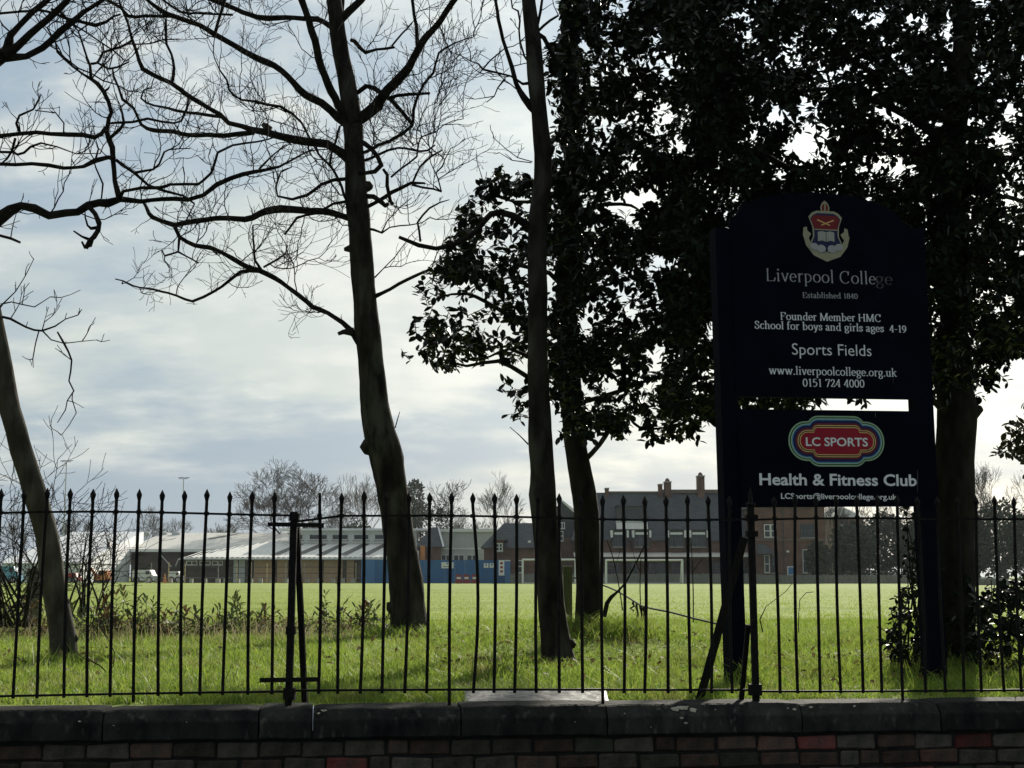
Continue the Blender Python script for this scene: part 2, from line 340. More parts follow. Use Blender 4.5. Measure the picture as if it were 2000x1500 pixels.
# ------------------------------------------------------------------ brick wall with coping
WT, CH = .922, .156
wall = empty('brick_wall', fpt(2.8, 0, 0)); tag(wall, 'low dark brick boundary wall with heavy sooty stone coping', 'wall')
WO = wall.location
def chamfer_box(w, d, h, b, rs, jit=.004):
    bm = bmesh.new(); bmesh.ops.create_cube(bm, size=1)
    for v in bm.verts: v.co = Vector((v.co.x * w + rs.uniform(-jit, jit), v.co.y * d + rs.uniform(-jit, jit) * .5, v.co.z * h + rs.uniform(-jit, jit)))
    bmesh.ops.bevel(bm, geom=list(bm.edges), offset=b, segments=1, affect='EDGES'); return bm
def bm_mesh(bm, name, m):
    me = bpy.data.meshes.new(name); bm.to_mesh(me); bm.free(); me.materials.append(M[m]); return me
wrs = random.Random(4); ang = math.atan2(FD.y, FD.x)
BL, BH, BD, JT = .205, .072, .10, .013
kinds = ['brick_brown', 'brick_grey', 'brick_green', 'brick_red', 'brick_pink']
bmesh_pool = {(k, i): bm_mesh(chamfer_box(BL, BD, BH, .008, wrs, .006), 'brick', k) for k in kinds for i in range(3)}
half_pool = {k: bm_mesh(chamfer_box(.10, BD, BH, .008, wrs, .005), 'brick', k) for k in kinds}
NF = -.15                                                             # wall face, measured from the railing line
s_of = lambda px: fence_s(px)
redspots = {0: [(1530, 'brick_pink'), (1604, 'brick_red'), (1842, 'brick_red'), (70, 'brick_brown'), (1058, 'brick_brown')], 1: [(668, 'brick_red'), (1815, 'brick_pink'), (1915, 'brick_grey')], 2: [(1570, 'brick_red'), (1750, 'brick_red'), (1300, 'brick_pink')]}
for c in range(6):
    z = WT - CH - .016 - BH / 2 - c * (BH + JT); s = -1.35 + (c % 2) * .11
    while s < 8.2:
        half = wrs.random() < .10; L = (.10 if half else BL); cx = s + L / 2
        k = wrs.choices(kinds[:3], (5, 4, 2))[0]
        for (px, kk) in redspots.get(c, ()):
            if abs(s_of(px) - cx) < .105: k = kk
        o = link('brick', half_pool[k] if half else bmesh_pool[(k, wrs.randrange(3))], wall)
        q = fpt(cx, NF + BD / 2 + wrs.uniform(-.004, .004), z + wrs.uniform(-.003, .003)) - WO
        o.location = q; o.rotation_euler = (wrs.uniform(-.015, .015), wrs.uniform(-.012, .012), ang + wrs.uniform(-.012, .012)); s += L + JT * wrs.uniform(.8, 1.4)
mb = MB(); mb.box(-30, 36, NF + .014, .15, 0, WT - CH + .01); mb.V = [tuple(fpt(v[0], v[1], v[2]) - WO) for v in mb.V]; mb.build('mortar_core', 'mortar', wall)
joints = [-420, -75, 221, 515, 616, 897, 1173, 1541, 1803, 2085, 2380]
for a, b in zip(joints[:-1], joints[1:]):
    s0, s1 = s_of(a) + .004, s_of(b) - .004; mb = MB(); ez = wrs.uniform(-.004, .004); f0, f1 = NF - .035 + wrs.uniform(-.004, .004), .17
    prof = [(f1, WT - CH + .008), (f1, WT - .01), (f1 - .02, WT + ez), (f0 + .065, WT + ez), (f0 + .045, WT - .006 + ez), (f0 + .002, WT - .056), (f0, WT - .064), (f0 + .004, WT - CH + .012), (f0 + .012, WT - CH + .004)]
    n = 12; rows = []
    for i in range(n + 1):
        s = s0 + (s1 - s0) * i / n; edge = .006 if i in (0, n) else 0
        rows.append([fpt(s, y + (edge if y < 0 else 0) + .004 * mnoise.noise(Vector((s * 6, y * 9, z * 9))), z - edge + .003 * mnoise.noise(Vector((s * 9, y * 7, z * 7 + 5)))) - WO for (y, z) in prof])
    k = len(prof); mb.V = [tuple(v) for r_ in rows for v in r_]
    for i in range(n):
        for j in range(k): a_, b_ = i * k + j, i * k + (j + 1) % k; mb.F.append((a_, a_ + k, b_ + k, b_))
    mb.F.append(tuple(range(k))); mb.F.append(tuple(n * k + j for j in range(k - 1, -1, -1)))
    mb.build('coping_stone', 'stone', wall)
# pale lichen spots crusted on the coping
lich = [(1318, 1381, 30), (1302, 1386, 16), (1336, 1388, 16), (1312, 1402, 9), (1320, 1412, 8), (1362, 1378, 7), (1545, 1378, 9), (1560, 1382, 8), (1528, 1386, 8), (1516, 1384, 6), (1643, 1380, 7), (637, 1388, 13), (628, 1394, 8), (751, 1384, 6), (178, 1409, 6), (243, 1417, 4), (1010, 1380, 4), (1111, 1410, 4), (380, 1410, 3), (598, 1384, 3), (1206, 1394, 4), (1254, 1420, 4), (306, 1387, 3), (1378, 1387, 4)]
for (lx, ly, lw) in lich:
    s = s_of(lx); d = fpt(s, NF - .036); zc = P(lx, ly, d.y).z; upper = zc > WT - .062; mb = MB(); ring = []
    for j in range(13):
        a = 6.283 * j / 13; rr = lw * PXM(d.y) / 2 * wrs.uniform(.6, 1.15); z = zc + math.sin(a) * rr * .55; z = min(z, WT - .008) if upper else z
        n_ = NF - .0385 + (max(0, z - (WT - .062)) * .82 if upper else 0)
        ring.append(fpt(s + math.cos(a) * rr, n_ - .003, z) - WO)
    cpt = sum(ring, Vector()) / 13 - FN * .004
    for j in range(13): mb.poly([cpt, ring[j], ring[(j + 1) % 13]])
    mb.build('lichen_patch', 'lichen', wall)
# ------------------------------------------------------------------ iron railing
rail = empty('iron_railing', fpt(2.8, 0, WT)); tag(rail, 'black wrought iron railing with spear points standing on the brick wall', 'railing'); RO = rail.location
frs = random.Random(8); ZB, ZT, ZP = .985, 1.925, 2.055
def sag(s): return .010 * math.sin(s * 1.15 + .7) + .006 * math.sin(s * 3.1)
def bart(s): return .012 * math.sin(s * .9)
barpx = [-140, -95, -50, -5, 40, 86, 131, 176, 222, 267, 312, 356, 400, 445, 489, 533, 577, 622, 665, 709, 752, 797, 838, 881, 923, 966, 1009, 1051, 1093, 1135, 1178, 1219, 1261, 1303, 1345, 1386, 1427, 1515, 1556, 1597, 1637, 1678, 1718, 1757, 1797, 1836, 1875, 1912, 1949, 1986, 2023, 2060, 2097]
longbars = {881, 1178, 1757, 267}
for px in barpx:
    if px == 577: continue
    s = s_of(px); lean = frs.uniform(-.013, .013); bend = frs.uniform(-.009, .009) + (.02 if px == 923 else 0); zt = ZP + sag(s) * .6 + frs.uniform(-.006, .006); ny = frs.uniform(-.004, .004)
    zb = WT - .01 if px in longbars - {267} else ZB - .014 + bart(s) - (.03 if px == 267 else 0); mb = MB(); pts = []; rad = []
    for i in range(9):
        t = i / 8; z = zb + (zt - .075 - zb) * t; pts.append(fpt(s + lean * (t - 1) + bend * math.sin(t * 3.14), ny, z) - RO); rad.append(.0088)
    tipx = fpt(s, ny, 0)
    if px == 622: pts.append(fpt(s, ny, zt - .01) - RO); rad.append(.007)
    else:
        for dz, rr in ((-.062, .0084), (-.05, .0115), (-.036, .0152), (-.028, .0148), (0, .0012)): pts.append(Vector((tipx.x, tipx.y, zt + dz)) - RO); rad.append(rr * frs.uniform(.95, 1.05))
    mb.tube(pts, rad, 8, lump=.03, seed=px); mb.build('bar', 'iron', rail, False)
    mb = MB(); mb.tube([fpt(s, ny, ZT + sag(s) - .010) - RO, fpt(s, ny, ZT + sag(s) + .010) - RO], [.0135, .0135], 8); mb.build('collar', 'iron', rail)
def railseg(name, s0, s1, z, fn, h, w):
    mb = MB(); n = int((s1 - s0) / .1) + 1; pts = [fpt(s0 + (s1 - s0) * i / n, 0, z + fn(s0 + (s1 - s0) * i / n)) - RO for i in range(n + 1)]
    for a, b in zip(pts[:-1], pts[1:]): mb.bar(a, b + (b - a) * .02, w, h)
    mb.build(name, 'iron', rail)
sp1, sp2 = s_of(570), s_of(1470)
railseg('top_rail', -4, sp1 - .02, ZT, sag, .011, .022); railseg('top_rail', sp1 + .24, sp2 - .02, ZT, sag, .011, .022); railseg('top_rail', sp2 + .02, 11, ZT - .004, sag, .011, .022)
railseg('bottom_rail', -4, sp1 - .02, ZB, bart, .011, .022); railseg('bottom_rail', sp1 + .02, sp2 - .02, ZB + .004, bart, .011, .022); railseg('bottom_rail', sp2 + .02, 11, ZB - .003, bart, .011, .022)
def part(name, a, b, w, h=None, m='iron', par=rail, O=RO):
    mb = MB(); mb.bar(Vector(a) - O, Vector(b) - O, w, h); return mb.build(name, m, par)
# broken standard near the left tree, clamped to its neighbours by two flat bars
part('post', fpt(sp1 - .004, 0, WT - .02), fpt(sp1 + .006, 0, ZT + .02), .036); part('post_cap', fpt(sp1 + .006, 0, ZT - .03), fpt(sp1 + .010, 0, ZT + .012), .05)
part('clamp_bar', fpt(s_of(521), -.02, ZT - .048), fpt(s_of(631), -.02, ZT - .052), .012, .022); part('clamp_bar', fpt(s_of(512), -.022, ZB + .073), fpt(s_of(624), -.022, ZB + .075), .012, .024)
part('clamp_bar', fpt(sp1, -.012, ZT - .035), fpt(s_of(662), .0, ZT - .002), .012, .012)
part('post_collar', fpt(sp1, 0, ZB - .03), fpt(sp1, 0, ZB + .03), .06); part('post_collar', fpt(sp1, 0, ZB + .31), fpt(sp1, 0, ZB + .35), .048)
part('brace', fpt(sp1 + .02, .05, ZT - .06), fpt(s_of(590) + .02, .32, WT - .04), .03)
# standard by the sign with a spear finial
part('post', fpt(sp2 + .004, 0, WT - .02), fpt(sp2 - .004, 0, ZT + .07), .036)
mb = MB(); mb.tube([fpt(sp2 - .004, 0, z) - RO for z in (ZT + .06, ZT + .07, ZT + .078, ZT + .085, ZT + .125, ZT + .17)], [.02, .03, .03, .014, .012, .002], 8); mb.build('finial', 'iron', rail)
for z0, z1, w in ((ZT - .02, ZT + .015, .064), (ZT - .105, ZT - .075, .062), (ZB - .03, ZB + .03, .066)): part('post_collar', fpt(sp2, 0, z0), fpt(sp2, 0, z1), w)
part('brace', fpt(sp2 - .03, .05, ZT - .11), fpt(s_of(1384), .30, WT - .05), .034, .034); part('brace', fpt(sp2 - .02, .04, ZB + .35), fpt(sp2 - .05, .12, WT - .04), .026)
# ------------------------------------------------------------------ bare trees, traced limb by limb
def scale_w(pts, f): return [(x, y, w * f) for (x, y, w) in pts]
T = Tree('bare_tree', 17.6, 'tall bare grey tree with wide twiggy limbs left of centre', 'tree', 'bark_grey', 3, (803, 1243)); A = T; T.td = .66
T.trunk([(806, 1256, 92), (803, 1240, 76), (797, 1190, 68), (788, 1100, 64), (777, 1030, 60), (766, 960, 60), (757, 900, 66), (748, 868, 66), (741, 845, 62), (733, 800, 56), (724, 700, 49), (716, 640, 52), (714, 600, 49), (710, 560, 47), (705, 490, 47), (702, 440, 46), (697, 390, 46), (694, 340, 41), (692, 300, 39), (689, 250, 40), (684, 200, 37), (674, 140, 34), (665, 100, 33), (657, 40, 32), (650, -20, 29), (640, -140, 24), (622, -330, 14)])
def knob(t, pts, name='knot'):
    p, r = t.path(pts, 0, 0, step=.05); mb = MB(); mb.tube(p, r, 9, lump=.12, seed=t.seed + pts[0][0]); off(mb, t.base); mb.build(name, t.bark, t.o, True)
knob(T, [(730, 872, 44), (716, 874, 34), (707, 880, 18)]); knob(T, [(694, 482, 26), (682, 486, 16), (672, 487, 7)]); knob(T, [(712, 365, 24), (722, 364, 20), (728, 366, 8)]); knob(T, [(690, 648, 18), (670, 648, 10), (660, 652, 7)]); knob(T, [(770, 1190, 30), (760, 1186, 14), (758, 1176, 6)])
T.limb([(690, 240, 24), (712, 225, 22), (735, 205, 20), (770, 165, 17), (800, 130, 15), (815, 98, 14), (850, 50, 12), (880, 10, 11), (905, -25, 9), (930, -70, 6)], -.3, .8)
T.limb([(817, 95, 8), (812, 50, 7), (805, 0, 6), (800, -60, 4)], .2, .8)
T.limb([(760, 276, 5), (788, 260, 6), (806, 245, 6), (809, 215, 6), (815, 195, 5), (825, 165, 5), (845, 143, 5), (850, 120, 4), (858, 100, 4), (890, 82, 3), (925, 72, 2)], -.4, 1.2)
T.limb([(697, 182, 8), (715, 168, 9), (745, 182, 9), (765, 195, 8), (785, 222, 7), (806, 245, 6)], .3, .8); T.limb([(757, 192, 6), (775, 187, 6), (800, 184, 7), (840, 182, 5)], .1, .4)
T.limb([(685, 78, 7), (693, 80, 8), (703, 92, 8), (715, 102, 7), (735, 95, 5), (770, 92, 5)], -.2, 1.0); T.limb([(765, 90, 4), (785, 66, 4), (805, 44, 3)], .3, 1.0)
T.limb([(657, 60, 11), (632, 44, 9), (592, 34, 9), (556, 35, 9), (520, 36, 10), (500, 35, 9), (474, 25, 9), (452, 14, 9), (430, 6, 9), (395, -8, 8), (340, -30, 5)], .25, .9)
T.limb([(684, 246, 18), (660, 230, 16), (628, 202, 14), (596, 184, 13), (550, 138, 12), (510, 116, 12), (476, 98, 11), (444, 80, 10), (418, 62, 10), (390, 50, 9), (340, 32, 9), (310, 18, 8), (285, -4, 6), (262, -30, 4)], -.15, .9)
T.limb([(420, 62, 6), (430, 30, 6), (438, 0, 6), (446, -40, 4)], .3, 1); T.limb([(340, 32, 6), (320, 32, 6), (285, 31, 6), (250, 30, 6), (236, 14, 5), (212, 3, 5), (190, -12, 3)], .2, 1)
T.limb([(455, 29, 4), (400, 27, 4), (355, 22, 4), (325, 8, 4), (300, -14, 3)], -.3, 1)
T.limb([(688, 262, 15), (670, 222, 14), (655, 190, 14), (640, 160, 14), (620, 100, 13), (610, 60, 13), (596, 20, 12), (588, 0, 12), (572, -50, 9), (560, -120, 6)], -.5, .5)
T.limb([(665, 40, 14), (682, 22, 15), (705, 0, 14), (735, -45, 11), (760, -110, 7)], -.3, .6); T.limb([(664, 60, 8), (668, 20, 8), (672, -10, 7), (676, -80, 5)], .3, .5)
T.limb([(690, 318, 22), (676, 304, 20), (660, 294, 18), (640, 282, 16), (612, 277, 16), (576, 276, 15), (550, 266, 14), (520, 256, 13), (490, 253, 12), (470, 248, 10), (448, 242, 9), (428, 224, 9), (408, 212, 8), (368, 186, 9), (334, 164, 8), (300, 146, 8), (280, 136, 8), (268, 104, 6), (260, 76, 6), (254, 60, 5), (240, 28, 5), (232, 6, 4), (228, -30, 3)], -.2, .9)
knob(T, [(528, 254, 14), (518, 246, 13), (512, 243, 7)])
T.limb([(335, 164, 6), (339, 145, 6), (340, 130, 6), (334, 104, 5), (326, 84, 5), (323, 60, 5), (324, 38, 4)], .25, 1); T.limb([(260, 78, 5), (236, 92, 5), (200, 102, 5), (194, 112, 5), (188, 122, 5), (176, 125, 5)], .3, .9)
T.limb([(188, 121, 4), (204, 131, 4), (214, 134, 4), (230, 130, 4), (252, 121, 3)], .2, .8); T.limb([(252, 86, 3), (290, 86, 3), (320, 76, 3), (350, 76, 2)], .2, .9)
T.limb([(496, 258, 10), (470, 262, 9), (420, 265, 9), (380, 264, 9), (340, 258, 8), (300, 254, 8), (288, 251, 7), (276, 242, 6), (268, 228, 5), (262, 212, 5), (252, 203, 5), (240, 194, 5), (230, 170, 4), (222, 150, 4), (220, 134, 3)], .3, .8)
T.limb([(432, 228, 6), (400, 224, 6), (360, 218, 5), (330, 213, 5), (300, 206, 4), (284, 200, 4), (273, 192, 4), (280, 178, 3), (296, 171, 3)], .3, .8)
T.limb([(690, 348, 9), (674, 350, 7), (652, 352, 7), (628, 360, 6), (612, 372, 6), (600, 382, 6), (570, 388, 5), (544, 384, 4), (541, 366, 4), (543, 350, 4), (548, 336, 3), (570, 326, 2)], -.3, 1.0)
T.limb([(700, 432, 13), (674, 424, 12), (650, 417, 12), (630, 412, 12), (590, 409, 13), (550, 409, 14), (520, 416, 13), (480, 428, 11), (420, 427, 10), (380, 432, 10), (340, 439, 9), (318, 432, 8), (300, 424, 8), (292, 418, 7), (286, 404, 6), (276, 390, 4)], .15, 1.0)
T.limb([(698, 400, 8), (674, 394, 6), (650, 398, 5), (630, 410, 5)], -.2, .3); T.limb([(628, 415, 4), (580, 425, 5), (570, 440, 4), (556, 458, 4)], -.3, 1)
T.limb([(340, 440, 7), (350, 462, 7), (380, 478, 7), (410, 484, 8), (450, 504, 9), (480, 520, 9), (508, 528, 9)], .1, 1.1)
T.limb([(702, 668, 16), (686, 646, 11), (668, 630, 9), (640, 612, 9), (600, 590, 8), (580, 575, 8), (560, 558, 8), (535, 542, 9), (508, 528, 9), (490, 531, 6), (472, 534, 6), (456, 544, 6), (432, 560, 5), (400, 580, 5), (375, 587, 5), (345, 578, 4), (300, 566, 4), (260, 557, 3), (225, 545, 2)], .12, .85)
T.limb([(510, 526, 5), (498, 508, 5), (496, 480, 4), (494, 440, 3)], .3, 1.2); T.limb([(515, 522, 4), (540, 508, 4), (556, 496, 3), (562, 480, 2)], -.3, 1.2); T.limb([(350, 466, 5), (348, 492, 4), (322, 500, 4), (317, 490, 3)], .2, .8); T.limb([(348, 492, 4), (362, 500, 3), (388, 514, 3)], .2, .8)
T.limb([(712, 482, 5), (700, 440, 5), (680, 396, 5), (660, 350, 5), (644, 322, 5), (622, 300, 4), (610, 276, 4), (590, 240, 4), (570, 222, 5), (545, 208, 5), (520, 206, 5), (500, 199, 5), (472, 196, 4), (458, 184, 4), (448, 174, 4), (444, 156, 4), (428, 138, 3), (420, 116, 2)], -.18, 1.0)
T.limb([(644, 322, 5), (648, 300, 4), (656, 276, 5), (664, 246, 4)], -.4, .8); T.limb([(506, 330, 4), (516, 320, 4), (530, 306, 3), (556, 284, 3)], .3, 1)
T.limb([(700, 408, 8), (720, 402, 7), (752, 384, 7), (780, 368, 7), (804, 360, 6), (830, 358, 4)], -.2, .8); T.limb([(806, 357, 4), (814, 340, 4), (822, 326, 4), (842, 306, 4), (864, 293, 3)], .3, .9); T.limb([(804, 361, 4), (826, 366, 4), (846, 369, 4), (862, 374, 4), (850, 364, 3)], .2, 1.0)
T.limb([(862, 373, 3), (856, 350, 3), (852, 338, 3), (864, 324, 3), (868, 310, 2), (880, 290, 2)], .3, 1.1)
T.limb([(694, 304, 7), (714, 296, 6), (740, 285, 6), (760, 276, 6)], -.3, .8); T.limb([(700, 318, 6), (740, 302, 5), (778, 290, 4), (820, 293, 4), (835, 291, 4), (850, 283, 3)], -.1, .9)
T.limb([(698, 274, 10), (712, 280, 9), (726, 290, 9), (738, 306, 9), (742, 322, 9), (732, 334, 8), (714, 337, 7), (700, 338, 8)], -.3, .6)
T.limb([(748, 330, 5), (756, 342, 6), (756, 364, 7), (760, 388, 7), (762, 394, 7), (768, 400, 6)], .2, .6); T.limb([(700, 384, 9), (728, 384, 9), (744, 394, 9), (752, 404, 8), (758, 398, 7)], -.3, .4)
T.limb([(764, 346, 4), (780, 332, 4), (800, 318, 4), (814, 306, 4), (816, 280, 3), (822, 268, 3), (850, 258, 3)], .3, 1.2); T.limb([(850, 258, 2), (866, 244, 2), (884, 236, 2), (905, 232, 1.5)], .2, 1.2); T.limb([(849, 258, 2.5), (848, 230, 2), (849, 200, 2), (860, 180, 1.5)], .2, 1.4)
T.limb([(716, 446, 5), (730, 449, 5), (746, 454, 4), (760, 444, 2.4), (800, 442, 2.4), (822, 436, 2), (840, 425, 1.5)], -.2, .8); T.limb([(746, 453, 3), (756, 432, 2.4), (772, 416, 2), (782, 402, 2), (804, 386, 1.5)], .2, .8)
T.limb([(730, 580, 9), (745, 573, 7), (780, 555, 6), (812, 540, 6), (840, 527, 5)], -.3, .15); T.limb([(732, 542, 3), (750, 524, 2), (780, 490, 2), (795, 470, 1.4)], .2, .5, lump=0)
T.limb([(772, 836, 2.4), (776, 820, 2), (781, 804, 1.2)], 0, 0)
T.done()
# left leaning tree
T = Tree('bare_tree', 12.2, 'slender pale barked tree leaning left out of view at the left edge', 'tree', 'bark_pale', 21, (126, 1296)); L1 = T; T.td = .75; T.tl = .6
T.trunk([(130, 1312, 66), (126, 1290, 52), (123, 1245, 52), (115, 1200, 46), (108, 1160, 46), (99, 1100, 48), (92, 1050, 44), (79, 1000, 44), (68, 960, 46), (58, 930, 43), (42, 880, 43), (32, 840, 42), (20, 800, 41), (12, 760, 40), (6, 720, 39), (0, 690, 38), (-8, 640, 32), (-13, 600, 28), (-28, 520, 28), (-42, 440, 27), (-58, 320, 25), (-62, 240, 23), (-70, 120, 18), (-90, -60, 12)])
knob(T, [(126, 1176, 22), (132, 1178, 14), (134, 1180, 5)]); knob(T, [(128, 1236, 50), (136, 1242, 30), (152, 1250, 8)])
LL = dict(wob=.010)
T.limb([(-44, 462, 26), (-20, 442, 27), (0, 424, 25), (20, 408, 20), (40, 402, 14), (66, 408, 16), (96, 420, 14), (128, 418, 14), (148, 414, 14), (170, 398, 15), (192, 394, 14), (210, 398, 16), (234, 392, 12), (274, 396, 9), (296, 392, 8), (340, 392, 8), (366, 394, 8), (396, 382, 8), (424, 360, 9), (452, 348, 8), (496, 336, 7), (518, 329, 6), (570, 314, 4), (600, 298, 3), (640, 292, 2)], .12, .9)
T.limb([(234, 392, 12), (230, 376, 11), (225, 354, 9), (223, 310, 9), (220, 284, 10), (212, 270, 10), (206, 254, 9), (212, 230, 8), (218, 220, 8), (212, 200, 8), (202, 178, 8), (190, 163, 8), (178, 154, 7), (160, 142, 4), (140, 128, 4), (112, 102, 4), (106, 82, 3), (92, 54, 3)], .1, .7)
T.limb([(178, 154, 6), (176, 128, 5), (170, 112, 4), (162, 84, 4), (154, 60, 3), (140, 46, 4)], .3, 1); T.limb([(212, 272, 7), (234, 252, 6), (242, 240, 6), (240, 220, 4), (236, 206, 2)], -.2, .5); T.limb([(203, 178, 4), (210, 174, 4), (214, 169, 3)], 0, 0)
T.limb([(207, 250, 8), (198, 260, 7), (184, 267, 8), (160, 264, 8), (100, 260, 7), (40, 260, 8), (0, 264, 8), (-60, 274, 9)], -.1, .8); T.limb([(207, 250, 6), (214, 240, 5), (224, 238, 5), (260, 238, 5), (288, 232, 5), (340, 238, 4), (354, 234, 4), (362, 212, 5), (368, 192, 4)], .15, .9)
T.limb([(225, 310, 9), (212, 306, 8), (186, 314, 9), (164, 328, 7), (148, 330, 6), (96, 323, 8), (66, 320, 7), (30, 323, 7), (0, 322, 7), (-60, 316, 9)], -.1, .8); T.limb([(226, 312, 7), (240, 322, 6), (264, 338, 6), (290, 360, 5), (320, 372, 6), (356, 384, 4), (380, 398, 4)], .2, 1)
T.limb([(234, 386, 8), (242, 374, 6), (276, 366, 6), (312, 366, 7), (326, 362, 6), (336, 358, 5), (386, 358, 5), (396, 352, 5), (412, 340, 5), (420, 318, 5), (428, 296, 5), (456, 286, 4), (480, 280, 4), (520, 270, 3), (555, 262, 2)], -.15, 1)
T.limb([(264, 337, 5), (300, 331, 4), (312, 322, 4), (320, 300, 4), (328, 296, 3), (372, 290, 2)], .1, 1.4); T.limb([(198, 388, 3), (202, 360, 4), (188, 328, 3), (184, 316, 2)], 0, .4); T.limb([(186, 314, 4), (192, 290, 3), (189, 284, 2)], 0, .4)
T.limb([(172, 402, 9), (186, 418, 8), (194, 436, 9), (190, 450, 9), (180, 464, 9), (172, 472, 8), (168, 485, 8)], -.1, .15); T.limb([(192, 444, 7), (178, 446, 6), (172, 440, 4), (168, 424, 3), (166, 412, 2)], .2, 0); T.limb([(176, 468, 6), (160, 462, 4), (144, 451, 3)], 0, 0); T.limb([(182, 462, 7), (176, 480, 6), (165, 484, 6), (160, 472, 4)], .1, .2)
T.limb([(-62, 200, 24), (-30, 135, 26), (0, 114, 24), (16, 102, 22), (22, 70, 14), (40, 48, 11), (64, 22, 12), (86, 6, 12), (102, -12, 10), (130, -60, 7)], .1, .6); T.limb([(14, 106, 18), (36, 88, 14), (60, 66, 14), (94, 38, 13), (112, 18, 13), (128, 0, 11), (155, -40, 8)], -.2, .7)
T.limb([(10, 112, 17), (26, 112, 14), (50, 110, 11), (80, 92, 11), (116, 62, 12), (140, 44, 10), (164, 22, 8), (184, 8, 7), (200, 0, 7), (245, -20, 5)], .3, .7); T.limb([(80, 92, 3), (96, 88, 3), (112, 98, 3), (128, 116, 3), (152, 132, 3), (176, 142, 3), (200, 158, 3), (226, 164, 2.4), (250, 178, 2), (290, 182, 1.6)], .2, .8)
T.limb([(-40, 34, 5), (0, 26, 5), (40, 22, 5), (80, 20, 5), (105, 25, 5), (130, 38, 5), (156, 42, 6), (184, 48, 8), (204, 42, 6), (220, 32, 4), (236, 28, 4)], .2, .9); T.limb([(140, 46, 4), (170, 64, 3), (200, 86, 3), (220, 98, 3), (246, 120, 2)], .2, .8); T.limb([(100, 18, 5), (120, 24, 5), (140, 46, 4)], 0, .4); T.limb([(24, 66, 3), (6, 50, 3), (0, 40, 2), (-10, 20, 2)], 0, .6)
T.limb([(-50, 292, 7), (0, 297, 5), (26, 298, 5), (34, 304, 5), (46, 300, 5), (60, 288, 5), (80, 283, 4), (112, 288, 3), (152, 298, 2), (196, 300, 1.6)], .2, 1.1); T.limb([(-30, 452, 7), (0, 460, 5), (22, 465, 5), (40, 474, 4)], .2, .7, tw_len=.7)
T.limb([(40, 262, 6), (32, 240, 5), (38, 226, 5), (66, 214, 4), (76, 194, 4), (80, 184, 2)], .2, 1.4, tw_len=.8); T.limb([(124, 262, 3), (125, 240, 3), (108, 220, 2.4), (72, 216, 2)], -.2, 1.3, tw_len=.8); T.limb([(0, 322, 3), (14, 310, 4), (24, 294, 5), (30, 270, 5)], .2, .8)
T.limb([(-10, 622, 7), (6, 620, 5), (20, 623, 5), (50, 638, 4), (66, 644, 4), (82, 646, 4), (108, 638, 3), (128, 624, 2), (154, 616, 2), (160, 604, 1.4)], .2, 1.1, tw_len=.6); T.limb([(82, 645, 3), (100, 664, 2.4), (124, 672, 2), (160, 668, 1.6), (188, 664, 1.2)], .3, 1, tw_len=.6); T.limb([(76, 646, 2.6), (70, 670, 2.2), (65, 700, 2), (65, 718, 1.2)], .2, 1, tw_len=.55)
T.limb([(112, 648, 3), (124, 670, 4), (132, 688, 3.4), (138, 704, 3), (136, 726, 3), (132, 746, 3), (142, 766, 3), (128, 784, 2), (125, 800, 2), (112, 826, 1.4)], .1, .4, lump=.2, tw_len=.35); T.limb([(142, 766, 2), (140, 780, 2), (148, 806, 1.6), (120, 850, 1.2)], .1, .3, tw_len=.35); T.limb([(0, 600, 4), (6, 594, 3), (30, 570, 2), (50, 540, 1.8), (66, 506, 1.4)], .2, .9, tw_len=.5); T.limb([(2, 594, 3), (22, 590, 2.4), (66, 596, 2), (98, 580, 1.4)], -.2, .9, tw_len=.5)
T.done()
# straight bare tree in the middle
T = Tree('bare_tree', 11.8, 'straight slim grey tree trunk rising just right of centre before the evergreen', 'tree', 'bark_grey', 33, (1087, 1294)); T2 = T; T.td = .8; T.tl = .8
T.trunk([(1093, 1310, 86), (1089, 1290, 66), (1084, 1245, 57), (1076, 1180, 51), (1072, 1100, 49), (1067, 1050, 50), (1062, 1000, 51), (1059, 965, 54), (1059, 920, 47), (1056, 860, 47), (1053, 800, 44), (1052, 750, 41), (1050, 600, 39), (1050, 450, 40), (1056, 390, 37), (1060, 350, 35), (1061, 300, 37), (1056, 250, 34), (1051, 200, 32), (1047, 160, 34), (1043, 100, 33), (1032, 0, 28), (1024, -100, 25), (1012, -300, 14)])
knob(T, [(1106, 1256, 26), (1116, 1258, 18), (1124, 1262, 9)]); knob(T, [(1064, 298, 26), (1076, 290, 20), (1082, 286, 9)]); knob(T, [(1068, 1290, 30), (1058, 1300, 24), (1050, 1312, 10)])
T.limb([(1050, 218, 18), (1036, 208, 15), (1022, 192, 12), (1013, 178, 10), (1007, 162, 8), (998, 130, 8), (990, 98, 7), (980, 60, 7), (969, 21, 6), (960, -20, 5), (945, -80, 3)], .2, .6, tw_len=.8)
T.limb([(1036, 162, 7), (1020, 164, 6), (1010, 158, 5), (997, 150, 4), (970, 142, 4), (944, 136, 4), (936, 126, 3), (920, 122, 2), (900, 110, 2), (881, 102, 1.5)], -.2, 1.0, tw_len=.6); T.limb([(986, 154, 4), (972, 172, 2.4), (966, 188, 2), (950, 200, 1.6)], .2, 1.4, tw_len=.5); T.limb([(944, 134, 3.4), (958, 118, 3), (976, 104, 3), (986, 94, 2)], .2, 1, tw_len=.5)
T.limb([(1046, 140, 6), (1024, 110, 4), (1016, 80, 4), (1016, 40, 4), (1010, 20, 4), (998, 14, 3), (996, -20, 3)], .2, 1, tw_len=.5)
T.limb([(1050, 66, 9), (1062, 74, 8), (1074, 95, 7), (1088, 116, 6), (1100, 130, 5)], .2, .6, tw_len=.6); T.limb([(1052, 60, 6), (1062, 50, 6), (1074, 40, 5), (1091, 30, 4)], -.2, .6, tw_len=.5); T.limb([(1048, 60, 6), (1056, 21, 6), (1060, 0, 5), (1070, -50, 4)], .2, .7, tw_len=.5)
